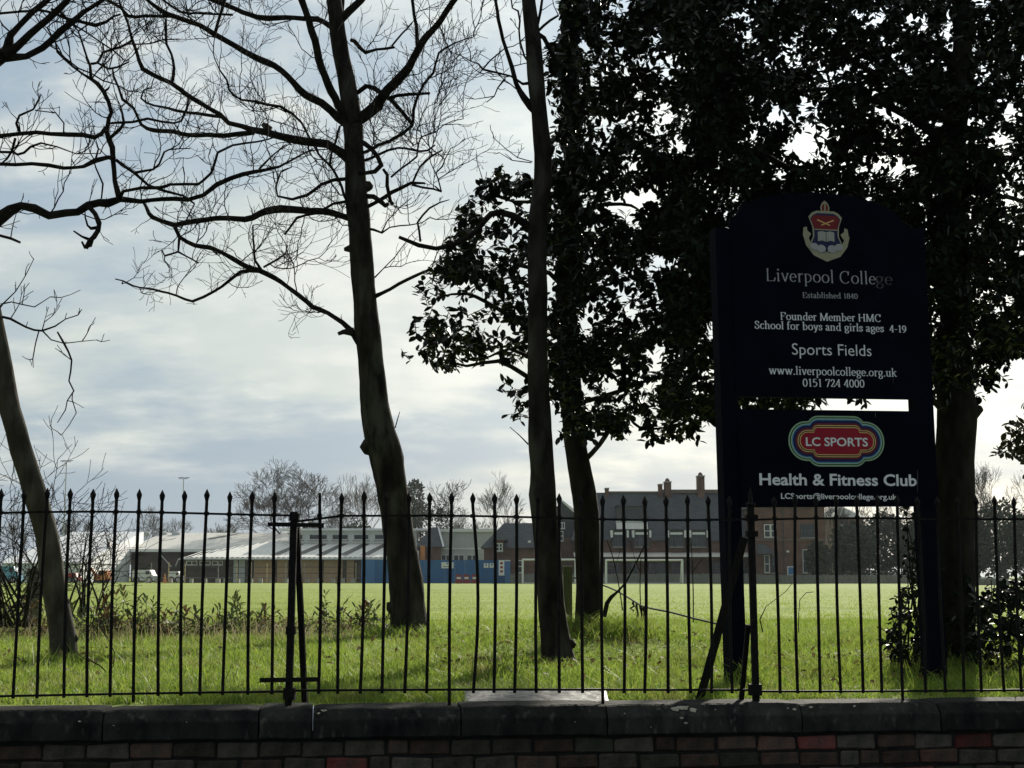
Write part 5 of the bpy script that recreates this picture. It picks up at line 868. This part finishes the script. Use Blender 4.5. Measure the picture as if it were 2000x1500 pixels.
rs = random.Random(9); B = Bld('site_barrier', 'long railed site barrier with yellow posts before the classroom block', 'barrier', 480, 158)
for xx in (294, 328, 360, 425, 461, 489, 520, 556, 593, 627, 662, 694): B.box('post', xx, xx + 1.6, 1097 + rs.uniform(0, 4), 1139, rs.choice(('yellow_metal', 'weathered_pale')), 0, .08)
for yy in (1107, 1119, 1128): B.box('rail', 255, 704, yy, yy + 1.2, 'weathered_pale' if yy > 1120 else 'dark_frame', -.06, -.01)
for i in range(20): xx = 262 + i * 22.5 + rs.uniform(-4, 4); B.box('foot_block', xx, xx + rs.uniform(5, 9), 1130, 1140, 'concrete', -.5, -.1)
B = Bld('site_digger', 'orange digger parked at the left end of the field', 'digger', 197, 158); mb = MB(); mb.box(B.x(183), B.x(212), 0, 2, B.z(1133), B.z(1124)); mb.box(B.x(190), B.x(208), .2, 1.8, B.z(1124), B.z(1114)); mb.build('body', 'orange', B.o); B.box('cab_window', 192, 202, 1115, 1122, 'window_glass', .1, .2); mb = MB(); mb.bar((B.x(184), 1, B.z(1124)), (B.x(172), 1, B.z(1110)), .3); mb.bar((B.x(172), 1, B.z(1110)), (B.x(166), 1, B.z(1130)), .25); mb.build('arm', 'orange', B.o); B.box('track', 184, 211, 1133, 1140, 'rubber', -.1, 2.1)
def van(x0, x1, y0, lab, m, cat='van', name='parked_van', Y=160):
    B = Bld(name, lab, cat, (x0 + x1) / 2, Y); w = x1 - x0; f = lambda t: x0 + w * t; h = 1134 - y0
    mb = MB(); prof = [(0, 1134), (1, 1134), (1, y0 + h * .55), (.93, y0 + h * .45), (.82, y0 + h * .02), (.75, y0), (.03, y0), (0, y0 + h * .08)]; a = [(B.x(f(t)), 0, B.z(y)) for t, y in prof]; b = [(q[0], 1.9, q[2]) for q in a]; n = len(a); mb.V = a + b; mb.F = [tuple(range(n)), tuple(range(2 * n - 1, n - 1, -1))] + [(j, n + j, n + (j + 1) % n, (j + 1) % n) for j in range(n)]; mb.build('body', m, B.o)
    B.box('side_window', f(.62), f(.80), y0 + h * .12, y0 + h * .42, 'window_glass', -.03, -.004)
    for t in (.2, .8):
        mb = MB(); mb.tube([(B.x(f(t)), -.05, .35), (B.x(f(t)), .2, .35)], [.36, .36], 14); wv = mb.build('wheel', 'rubber', B.o); mb = MB(); mb.tube([(B.x(f(t)), -.07, .35), (B.x(f(t)), .1, .35)], [.2, .2], 10); mb.build('hub', 'grey_clad', wv)
van(258, 300, 1113, 'white van parked before the brown brick hall end', 'white_paint'); van(330, 352, 1116, 'small white van by the stair of the hall', 'white_clad'); van(132, 150, 1119, 'red vehicle partly hidden by the leaning trunk', 'red_paint', 'vehicle', 'parked_vehicle'); van(-10, 34, 1106, 'light blue and white van at the far left edge', 'cyan_paint'); van(1926, 1962, 1127, 'white car parked behind the fence at the far right', 'white_paint', 'car', 'parked_car', 152)
B = Bld('traffic_cone', 'small orange cone before the hall', 'cone', 322, 157); mb = MB(); xc = B.x(322); mb.tube([(xc, 0, 0), (xc, 0, .05), (xc, 0, .06), (xc, 0, 1.0)], [.35, .35, .22, .05], 10); mb.build('cone', 'orange', B.o)
# --- boundary fences and goals
def palings(name, lab, x0, x1, yt, Y, m, pitch=2.3):
    B = Bld(name, lab, 'fence', (x0 + x1) / 2, Y); rs = random.Random(int(x0)); mb = MB(); xx = x0
    while xx < x1: mb.box(B.x(xx), B.x(xx + pitch * .86), 0, .03, -.05, B.z(yt + rs.uniform(-.8, .8))); xx += pitch
    mb.build('palings', m, B.o)['kind'] = 'stuff'; B.box('rail', x0, x1, yt + 4, yt + 6, m, .035, .1); B.box('rail', x0, x1, yt + 12, yt + 14, m, .035, .1); xx = x0
    while xx < x1: B.box('post', xx, xx + 2, yt - 1.5, 1140, m, -.1, -.01); xx += 42
palings('paling_fence', 'low grey paling fence at the foot of the school', 1120, 1480, 1121, 149.5, 'weathered_pale'); palings('paling_fence', 'low grey paling fence seen under the sign before the wing', 1482, 1860, 1123, 147, 'weathered_pale'); palings('paling_fence', 'dark picket fence at the far right beside the parked car', 1862, 2120, 1130, 120, 'weathered_pale', 3.0); palings('paling_fence', 'short grey fence between hoarding and first goal', 996, 1118, 1121, 150.5, 'weathered_pale')
def goal(x0, x1, yt, yb, lab, Y, back):
    B = Bld('football_goal', lab, 'goal', (x0 + x1) / 2, Y, 'white football goals'); X0, X1, Z = B.x(x0), B.x(x1), B.z(yt); bk = back
    for xx in (X0, X1):
        mb = MB(); mb.tube([(xx, 0, -.03), (xx, 0, Z)], [.1, .1], 8); mb.build('goalpost', 'white_paint', B.o); mb = MB(); mb.tube([(xx, 0, Z), (xx, .7, Z - .05), (xx, bk, 0)], [.05] * 3, 6); mb.build('back_stay', 'white_paint', B.o)
    mb = MB(); mb.tube([(X0 - .06, 0, Z), (X1 + .06, 0, Z)], [.095, .095], 8); mb.build('crossbar', 'white_paint', B.o); mb = MB(); mb.tube([(X0, bk, .04), (X1, bk, .04)], [.035] * 2, 6); mb.build('ground_bar', 'white_paint', B.o)
goal(1184, 1333, 1094, 1140, 'wide white football goal before the school', 142, 2.0); goal(1021, 1124, 1093, 1140, 'white football goal half hidden behind the near trunks', 146, 2.0)
def mast(x, yt, Y, lab):
    B = Bld('floodlight_mast', lab, 'floodlight', x, Y, 'floodlight masts'); mb = MB(); mb.tube([(0, 0, 0), (0, 0, B.z(yt))], [.14, .07], 6); mb.build('pole', 'grey_clad', B.o); mb = MB(); mb.bar((-.7, 0, B.z(yt)), (.7, 0, B.z(yt)), .08); mb.build('crossarm', 'dark_frame', B.o)
    for xx in (-.55, .45): mb = MB(); mb.bar((xx - .25, -.3, B.z(yt) + .12), (xx + .35, .3, B.z(yt) + .22), .4, .12); mb.build('lamp_head', 'dark_frame', B.o)
mast(121, 902, 230, 'tall floodlight mast nearest the leaning tree'); mast(353, 935, 250, 'shorter floodlight mast above the hall roof')
# --- trees behind the school
def far_bare(px, yt, wpx, Y, seed, lab, wide=.6, m='far_twig', ivy_n=0, depth=6, rmin=.020):
    rs = random.Random(seed); b = P(px, HZ, Y); b.z = GZ; o = empty('bare_tree', b); tag(o, lab, 'tree', 'bare trees beyond the field'); H = P(px, yt, Y).z - GZ; tr = MB(); tw = MB(); ends = []
    def br(p, d, L, r, dep):
        n = 3; pts = [p.copy()]; rad = [r]
        for i in range(n): d = (d + rv(rs, .17) + Vector((0, 0, .06))).normalized(); p = p + d * (L / n); pts.append(p.copy()); rad.append(max(rmin, r * (1 - .4 * (i + 1) / n)))
        (tr if dep > depth - 2 else tw).tube(pts, rad, 5 if dep > 3 else 3, cap=False)
        if dep == 0: return
        if dep < 3: ends.append(p.copy())
        k = rs.choice((3, 3, 4)) if dep > depth - 3 else 3
        for j in range(k):
            ax = d.orthogonal(); ax.rotate(Matrix.Rotation(rs.uniform(0, 6.28), 3, d)); br(pts[-1 - (j % 2)].copy(), (d + ax * rs.uniform(.3, .95) * wide * 1.5 + Vector((0, 0, .05))).normalized(), L * rs.uniform(.60, .84), rad[-1] * .70, dep - 1)
    br(Vector((0, 0, -.1)), Vector((0, 0, 1)), H * .27, H * .020, depth)
    A_ = np.array(tw.V); f = H / A_[:, 2].max(); fw = (wpx * PXM(Y)) / (np.percentile(A_[:, 0], 99) - np.percentile(A_[:, 0], 1))
    tr.V = [(x * fw, y * fw, z * f) for x, y, z in tr.V]; tw.V = [(x * fw, y * fw, z * f) for x, y, z in tw.V]
    tr.build('trunk', m, o); t = tw.build('crown', m, o); t['kind'] = 'stuff'
    if ivy_n:
        E = np.array([e[:] for e in ends]) * [fw, fw, f]; E = E[E[:, 2] < H * .75]; pos = E[RNG.integers(0, len(E), ivy_n)] * [[.6, .6, 1]] + RNG.normal(0, .35, (ivy_n, 3)); V, F = leaf_arrays(pos, RNG.normal(0, 1, (ivy_n, 3)), RNG.normal(0, 1, (ivy_n, 3)), RNG.uniform(.25, .45, ivy_n)); q = link('ivy', npmesh('ivy', V, F, 'far_leaf'), o); q['kind'] = 'stuff'
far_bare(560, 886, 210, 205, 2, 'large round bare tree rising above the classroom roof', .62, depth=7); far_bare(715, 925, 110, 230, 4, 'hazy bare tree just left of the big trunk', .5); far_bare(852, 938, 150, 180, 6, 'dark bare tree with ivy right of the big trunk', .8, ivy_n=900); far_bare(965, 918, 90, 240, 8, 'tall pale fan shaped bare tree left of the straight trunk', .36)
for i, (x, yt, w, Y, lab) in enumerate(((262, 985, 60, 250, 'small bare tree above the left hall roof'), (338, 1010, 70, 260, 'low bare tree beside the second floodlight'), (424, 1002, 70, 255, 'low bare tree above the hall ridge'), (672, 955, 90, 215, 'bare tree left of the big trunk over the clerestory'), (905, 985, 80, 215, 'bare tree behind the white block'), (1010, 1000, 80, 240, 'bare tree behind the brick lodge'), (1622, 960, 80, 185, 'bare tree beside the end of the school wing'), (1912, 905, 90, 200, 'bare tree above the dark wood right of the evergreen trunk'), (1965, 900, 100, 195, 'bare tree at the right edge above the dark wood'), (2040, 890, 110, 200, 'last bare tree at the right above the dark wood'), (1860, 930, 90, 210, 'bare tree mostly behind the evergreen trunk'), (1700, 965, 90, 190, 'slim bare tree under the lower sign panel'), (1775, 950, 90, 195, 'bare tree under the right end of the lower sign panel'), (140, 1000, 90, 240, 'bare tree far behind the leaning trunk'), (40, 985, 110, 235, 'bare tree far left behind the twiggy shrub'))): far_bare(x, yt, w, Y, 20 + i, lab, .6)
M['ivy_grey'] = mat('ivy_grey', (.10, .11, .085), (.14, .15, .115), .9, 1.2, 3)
def far_green(px, yt, wpx, Y, seed, lab, shape='round', n=900):
    rg = np.random.default_rng(seed); b = P(px, HZ, Y); b.z = GZ; o = empty('evergreen_tree', b); tag(o, lab, 'tree', 'evergreens beyond the field'); H = P(px, yt, Y).z - GZ; w = wpx * PXM(Y) / 2; mb = MB(); mb.tube([(0, 0, -.1), (.1, 0, H * .45), (0, 0, H * .85)], [.28, .2, .06], 7); mb.build('trunk', 'bark_dark', o)
    u = rg.normal(0, 1, (n, 3)); u /= np.linalg.norm(u, axis=1)[:, None]; rr = rg.uniform(.45, 1, n) ** .6; lump = np.array([1 + .35 * mnoise.noise(Vector(v) * 1.9 + Vector((seed, 0, 0))) for v in u]); z = u[:, 2] * rr * lump; t = .54 + z * .46
    if shape == 'column': hz_ = rg.uniform(0, 1, n); t = hz_; cr = np.where(hz_ > .86, np.sqrt(np.clip(1 - ((hz_ - .86) / .14) ** 2, 0, 1)), 1.0); aa = rg.uniform(0, 6.283, n); u = np.stack([np.cos(aa) * cr, np.sin(aa) * cr, hz_], 1); lump = np.ones(n); rr = rg.uniform(.75, 1, n)
    rad = w * (np.sqrt(np.clip(1, 0, 1)) if shape != 'cone' else np.clip(1.15 - t, .12, 1)[:, None]); pos = np.concatenate([u[:, :2] * (rr * lump)[:, None] * rad, (t * H)[:, None]], axis=1); V, F = leaf_arrays(pos, rg.normal(0, 1, (n, 3)), rg.normal(0, 1, (n, 3)), rg.uniform(.3, .62, n)); q = link('crown', npmesh('crown', V, F, 'ivy_grey' if shape == 'column' else 'far_leaf', False), o); q['kind'] = 'stuff'
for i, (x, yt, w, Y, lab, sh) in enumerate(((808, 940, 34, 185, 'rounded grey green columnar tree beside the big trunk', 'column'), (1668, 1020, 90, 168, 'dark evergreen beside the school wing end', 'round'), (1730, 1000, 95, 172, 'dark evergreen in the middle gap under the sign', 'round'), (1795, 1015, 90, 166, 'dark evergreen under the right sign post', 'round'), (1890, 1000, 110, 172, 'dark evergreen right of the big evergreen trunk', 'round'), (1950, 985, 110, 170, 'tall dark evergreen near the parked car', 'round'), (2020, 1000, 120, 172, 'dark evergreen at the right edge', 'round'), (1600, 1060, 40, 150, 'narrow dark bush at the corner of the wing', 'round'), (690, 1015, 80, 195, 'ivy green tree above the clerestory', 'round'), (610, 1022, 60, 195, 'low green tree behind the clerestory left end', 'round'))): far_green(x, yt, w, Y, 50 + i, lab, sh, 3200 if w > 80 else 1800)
B = Bld('clipped_hedge', 'low clipped hedge behind the fence under the sign', 'hedge', 1700, 152); n = 1500; V, F = leaf_arrays(np.stack([RNG.uniform(B.x(1618), B.x(1780), n), RNG.uniform(0, 1.2, n), RNG.uniform(.2, B.z(1117), n)], 1), RNG.normal(0, 1, (n, 3)), RNG.normal(0, 1, (n, 3)), RNG.uniform(.2, .35, n)); q = link('foliage', npmesh('foliage', V, F, 'far_leaf'), B.o); q['kind'] = 'stuff'
B = Bld('far_house', 'pale gabled house roof glimpsed between trees under the sign', 'house', 1665, 185); B.box('wall', 1630, 1690, 1010, 1140, 'school_brick', 0, 8); B.shape('gable', [[(1640, 1012, -.05), (1690, 1012, -.05), (1655, 992, -.05), (1640, 996, -.05)]], 'white_clad'); B.roof('roof', 1626, 1694, 1010, 1645, 1660, 985, -.4, 4, 8.4, 'grey_roof')
# ------------------------------------------------------------------ small things on the grass
T = Bld.__new__(Bld)
b = P(64, 1180, 20.0); b.z = gz(b.x, b.y); o = empty('tree_stump', b); tag(o, 'old grey stump standing beside the twiggy shrub at far left', 'stump'); mb = MB(); h = P(64, 1110, 20).z - b.z; mb.tube([(0, 0, -.05), (0, 0, .1), (.01, 0, h * .6), (0, 0, h)], [.14, .105, .095, .09], 12, lump=.08); mb.build('bole', 'stump', o, True)
b = P(1109, 1190, 20.4); b.z = gz(b.x, b.y); o = empty('wooden_post', b); tag(o, 'mossy green square wooden post between the two near trunks', 'post'); h = P(1109, 1107, 20.4).z - b.z; mb = MB(); mb.box(-.06, .06, -.06, .06, -.05, h); mb.build('shaft', 'timber_green', o); mb = MB(); mb.box(-.068, .068, -.068, .068, h, h + .02); mb.build('cap', 'weathered_pale', o)
rp = [(1120, 1128), (1180, 1144), (1215, 1160), (1243, 1177), (1262, 1186), (1310, 1196), (1360, 1209), (1412, 1221), (1445, 1232)]
mb = MB(); p, r = catmull([P(x, y, 19.6 - 9.4 * i / 8) for i, (x, y) in enumerate(rp)], [.011] * len(rp), .2); mb.tube(p, [q * (.55 + .45 * pp.y / 20) for q, pp in zip(r, p)], 5); o = tag(mb.build('sagging_rope', 'rope', None, True), 'dark rope sagging from the wooden post towards the sign', 'rope')
rs = random.Random(3)
for i, (x, y, l, lab) in enumerate(((1237, 1175, 22, 'leftmost withered strand hanging on the rope'), (1243, 1178, 40, 'long pale withered strand hanging on the rope'), (1250, 1180, 34, 'third withered strand from the left on the rope'), (1257, 1184, 30, 'rightmost withered strand hanging on the rope'))):
    mb = MB(); Y = 16.2; pts = [P(x + rs.uniform(-1, 1) + k * rs.uniform(-.6, 1.2) * (-2 if i == 0 else 1), y + l * k / 5, Y) for k in range(6)]; mb.tube(pts, [.012, .016, .013, .014, .009, .003], 5, lump=.3, seed=i); tag(mb.build('withered_strand', 'stump' if i == 1 else 'bark_dark'), lab, 'strand', 'withered strands on the rope')
# bent sucker at the foot of the evergreen, saplings
def sap(name, lab, pts, Y, m='bark_dark', tw=.5):
    rs = random.Random(int(pts[0][0])); p, r = catmull([P(x, y, Y) for x, y, w in pts], [max(w, 1) * PXM(Y) / 2 for x, y, w in pts], .08); mb = MB(); mb.tube(p, r, 6, lump=.1); b = p[0].copy(); off(mb, b); o = empty(name, b); tag(o, lab, 'sapling'); mb.build('stem', m, o); t = MB()
    if tw:
        for k in range(2, len(p), 3):
            if rs.random() < tw: d = (p[k] - p[k - 1]).normalized(); ax = d.orthogonal(); ax.rotate(Matrix.Rotation(rs.uniform(0, 6.28), 3, d)); grow(t, p[k].copy(), (d + ax * .7).normalized(), rs.uniform(.12, .4), .0035, 0, rs, up=.05, zig=.12)
        if t.V: off(t, b); t.build('twigs', 'twig', o)['kind'] = 'stuff'
sap('sapling', 'thick bent sucker rising from the foot of the evergreen', [(1180, 1205, 9), (1186, 1178, 9), (1194, 1166, 8), (1206, 1156, 5), (1222, 1138, 4), (1236, 1112, 3.4), (1246, 1092, 3), (1258, 1066, 2.4)], 14.6, tw=.2); sap('sapling', 'thin reddish sapling crossing the wide goal left post', [(1216, 1192, 2.4), (1208, 1140, 2.2), (1196, 1085, 2), (1185, 1055, 1.6)], 17); sap('sapling', 'thin twig sapling before the goal centre', [(1252, 1198, 2), (1250, 1150, 2), (1252, 1090, 1.6)], 15.5); sap('sapling', 'thin twig sapling left of the sign brace', [(1354, 1215, 2.4), (1354, 1160, 2.2), (1352, 1100, 1.6), (1350, 1060, 1.2)], 13.5); sap('sapling', 'short forked twig right of the sign post', [(1490, 1235, 2.4), (1484, 1210, 2.2), (1496, 1185, 1.6)], 12.5, tw=.8); sap('sapling', 'curved grass stalk arching right of the sign post', [(1560, 1235, 2), (1560, 1200, 1.6), (1562, 1172, 1.5), (1574, 1158, 1.4), (1590, 1156, 1.2)], 12.8, tw=0); sap('sapling', 'small dead twig on the grass by the leaning tree', [(210, 1315, 3), (195, 1300, 2.6), (186, 1296, 2.2), (174, 1286, 1.6)], 10.4, tw=.9); sap('sapling', 'dry stalk beside the leaning tree foot', [(206, 1322, 2), (222, 1300, 1.8), (224, 1274, 1.3)], 10.3, tw=.5)
# wet stone slab lying in the grass behind the wall
sl0, sl1 = fence_s(912), fence_s(1215); c = fpt((sl0 + sl1) / 2, .40, WT + .008); o = empty('stone_slab', c); tag(o, 'wet shining stone slab lying in grass just behind the wall', 'slab'); mb = MB(); nxs, nys = 60, 12; w = (sl1 - sl0) * .97
for j in range(nys + 1):
    for i in range(nxs + 1):
        u, v = i / nxs - .5, j / nys - .5; q = FD * (u * w + v * .05) + FN * (v * .40); e = max(abs(u) * 2 - .97, 0) * .5; zq = .004 * mnoise.noise(Vector((u * 14, v * 16, 0))) + .0025 * mnoise.noise(Vector((u * 30, v * 40, 5))) - e + (v * .05); mb.V.append((q.x, q.y, zq))
for j in range(nys):
    for i in range(nxs): a = j * (nxs + 1) + i; mb.F.append((a, a + 1, a + nxs + 2, a + nxs + 1))
k0 = len(mb.V); mb.V += [(FD * (u * w + v * .05) + FN * (v * .40))[:2] + (-.08,) for u, v in ((-.5, -.5), (.5, -.5), (.5, .5), (-.5, .5))]; mb.F += [(0, nxs, k0 + 1, k0), (k0 + 3, k0 + 2, len(mb.V) - 5, len(mb.V) - 5 - nxs)]; mb.build('block', 'slab', o, True)
# ------------------------------------------------------------------ grass
def blades(n, ylo, yhi, pw, h0, h1, wd, seed, lean=.55, mask=None):
    rg = np.random.default_rng(seed); u = rg.uniform(0, 1, n); Y = ylo * (yhi / ylo) ** (u ** pw); X = rg.uniform(-.37, .37, n) * Y + rg.uniform(-.3, .3, n); nrm = (X - FA.x) * FN.x + (Y - FA.y) * FN.y; k = nrm > .19
    if mask is not None: k &= mask(X, Y, rg)
    X, Y = X[k], Y[k]; n = len(X); cl = np.array([mnoise.noise(Vector((a * 1.1, b * 1.1, 2))) + .6 * mnoise.noise(Vector((a * 3.3, b * 3.3, 7))) for a, b in zip(X, Y)]); H = rg.uniform(h0, h1, n) * np.clip(1 + .55 * cl, .35, 1.8); Z = np.array([gz(a, b) for a, b in zip(X, Y)]) - .01
    a = rg.uniform(0, 6.283, n); L = rg.uniform(.1, lean, n) * H * 1.3; b2 = rg.uniform(0, 6.283, n); wx, wy = np.cos(b2) * wd / 2, np.sin(b2) * wd / 2; w = rg.uniform(.6, 1.4, n); wx *= w; wy *= w; dx, dy = np.cos(a) * L, np.sin(a) * L
    def lv(t, s): c = np.stack([X + dx * t * t, Y + dy * t * t, Z + H * (t - .25 * t * t * L / np.maximum(H, 1e-6))], 1); o_ = np.stack([wx * s, wy * s, np.zeros(n)], 1); return c - o_, c + o_
    a0, a1 = lv(0, 1); b0, b1 = lv(.5, .85); c0, c1 = lv(1, .12); V = np.stack([a0, a1, b0, b1, c0, c1], 1).reshape(-1, 3); i = np.arange(n)[:, None] * 6; F = np.concatenate([i + [[0, 1, 3, 2]], i + [[2, 3, 5, 4]]], 0); return V, F
M['grass'] = mat('grass', (.085, .155, .018), (.31, .40, .065), .55, 14, 6, spec=.3, translucent=.5, coord='Object', c3=(.24, .21, .08), c3scale=2.3, c3lo=.54, c3hi=.74, lo=.38, hi=.62)
M['grass_short'] = mat('grass_short', (.175, .24, .04), (.26, .325, .068), .9, 5, 5, spec=.04, translucent=.45, tcol=(.28, .35, .065), coord='Object')
M['straw'] = mat('straw', (.32, .27, .15), (.42, .36, .22), .8, 3, 2, translucent=.3)
SLABK = lambda X, Y, r: ~((np.abs((X - c.x) * FD.x + (Y - c.y) * FD.y) < w / 2) & (np.abs((X - c.x) * FN.x + (Y - c.y) * FN.y) < .21))
V, F = blades(170000, 8.2, 24, .95, .03, .095, .0065, 1, .9, SLABK); g = link('long_grass', npmesh('long_grass', V, F, 'grass')); tag(g, 'rough long green grass between railing and playing field', 'grass', None, 'stuff')
V, F = blades(16000, 8.4, 24, 1.0, .09, .24, .006, 2, .9, lambda X, Y, r: SLABK(X, Y, r) & (np.array([mnoise.noise(Vector((x * .9, y * .9, 11))) + .7 * mnoise.noise(Vector((x * 3, y * 3, 1))) for x, y in zip(X, Y)]) > .15)); g = link('tall_grass', npmesh('tall_grass', V, F, 'grass')); tag(g, 'taller grass tufts scattered through the rough grass', 'grass', None, 'stuff')
V, F = blades(5200, 8.4, 22, 1.0, .03, .12, .005, 3, .95, lambda X, Y, r: (np.array([mnoise.noise(Vector((x * .6, y * .6, 31))) for x, y in zip(X, Y)]) > .05) | (X < -2.2)); g = link('dry_grass', npmesh('dry_grass', V, F, 'straw')); tag(g, 'dry straw coloured stalks among the rough grass', 'grass', None, 'stuff')
V, F = blades(90000, 21.5, 80, 1.15, .02, .045, .016, 4, .5); g = link('mown_grass', npmesh('mown_grass', V, F, 'grass_short')); tag(g, 'short mown grass of the near playing field', 'grass', None, 'stuff')
V, F = blades(4500, 15.5, 19.5, 1.0, .10, .34, .006, 13, .8, lambda X, Y, r: X < -.13 * Y + .4); g = link('dead_stalks', npmesh('dead_stalks', V, F, 'straw')); tag(g, 'dead brown stalks among the undergrowth left of the big trunk', 'grass', None, 'stuff')
# tussocks at the foot of the evergreen trunk and by the posts
def tussock(px, py, Y, n, h, rad, seed, m='grass'):
    rg = np.random.default_rng(seed); b = P(px, py, Y); X = b.x + rg.normal(0, rad, n); Yy = b.y + rg.normal(0, rad, n); return X, Yy, rg.uniform(.5, 1, n) * h
tl = [(1215, 1215, 14.9, 500, .34, .25, 1), (1190, 1222, 14.7, 400, .32, .22, 2), (1100, 1222, 14.8, 200, .34, .15, 3), (1160, 1240, 14.5, 300, .26, .25, 4), (840, 1245, 16.9, 160, .28, .12, 5), (770, 1250, 16.9, 200, .25, .15, 6), (1460, 1330, 9.3, 90, .3, .06, 7), (1650, 1240, 15, 200, .3, .25, 8), (120, 1320, 11.6, 260, .22, .2, 9), (1085, 1310, 11.3, 200, .16, .2, 10), (1750, 1310, 10.4, 260, .22, .3, 11), (700, 1245, 17, 200, .25, .3, 12), (1830, 1330, 9.8, 300, .2, .35, 13)]
VV = []; FF = []; base_i = 0
for t_ in tl:
    X, Yy, H = tussock(*t_); rg = np.random.default_rng(t_[-1] + 70); n = len(X); a = rg.uniform(0, 6.28, n); L = H * rg.uniform(.2, .8, n); b2 = rg.uniform(0, 6.28, n); Z = np.array([gz(p_, q_) for p_, q_ in zip(X, Yy)]) - .02; wd = .0045
    def lv(t, s): c = np.stack([X + np.cos(a) * L * t * t, Yy + np.sin(a) * L * t * t, Z + H * (t - .3 * t * t)], 1); o_ = np.stack([np.cos(b2) * wd * s, np.sin(b2) * wd * s, np.zeros(n)], 1); return c - o_, c + o_
    q = lv(0, 1) + lv(.5, .8) + lv(1, .1); V = np.stack(q, 1).reshape(-1, 3); i = np.arange(n)[:, None] * 6 + base_i; VV.append(V); FF.append(np.concatenate([i + [[0, 1, 3, 2]], i + [[2, 3, 5, 4]]], 0)); base_i += n * 6
g = link('grass_tussocks', npmesh('grass_tussocks', np.concatenate(VV), np.concatenate(FF), 'grass')); tag(g, 'grass tussocks round the trunk feet and posts', 'grass', None, 'stuff')
# fallen leaves round the trunk feet
M['litter'] = mat('litter', (.10, .06, .03), (.22, .15, .08), .8, 6, 3, translucent=.2)
pp = []
for (cx_, cy_, sg, n_) in ((A.base.x, A.base.y - .3, .7, 260), (L1.base.x, L1.base.y - .2, .6, 220), (T2.base.x, T2.base.y - .2, .6, 220), (EA.base.x, EA.base.y - .3, .8, 300), (EB.base.x - .3, EB.base.y - .6, 1.0, 420), (0, 11.5, 3.2, 380)): pp.append(np.stack([RNG.normal(cx_, sg, n_), RNG.normal(cy_, sg, n_)], 1))
pp = np.concatenate(pp); nn_ = np.array([(x - FA.x) * FN.x + (y - FA.y) * FN.y for x, y in pp]); pp = pp[nn_ > .25]; n_ = len(pp); pos = np.array([(x, y, gz(x, y) + RNG.uniform(.01, .07)) for x, y in pp]); V, F = leaf_arrays(pos, np.stack([RNG.normal(0, 1, n_), RNG.normal(0, 1, n_), RNG.normal(0, .3, n_)], 1), np.stack([RNG.normal(0, .5, n_), RNG.normal(0, .5, n_), np.ones(n_)], 1), RNG.uniform(.03, .07, n_)); g = link('leaf_litter', npmesh('leaf_litter', V, F, 'litter', True)); tag(g, 'fallen brown leaves scattered round the trunk feet', 'leaves', None, 'stuff')

# ------------------------------------------------------------------ air
M['haze'] = bpy.data.materials.new('haze'); M['haze'].use_nodes = True; t = M['haze'].node_tree; t.nodes.clear(); ov = t.nodes.new('ShaderNodeOutputMaterial'); pv = t.nodes.new('ShaderNodeVolumePrincipled'); pv.inputs['Color'].default_value = (.86, .92, 1, 1); pv.inputs['Density'].default_value = .00015; pv.inputs['Anisotropy'].default_value = .1; t.links.new(pv.outputs[0], ov.inputs['Volume'])
mb = MB(); mb.box(-3700, 3700, -450, 4300, -1.2, 24); tag(mb.build('haze', 'haze'), 'thin pale winter haze over the field', None, None, 'stuff')
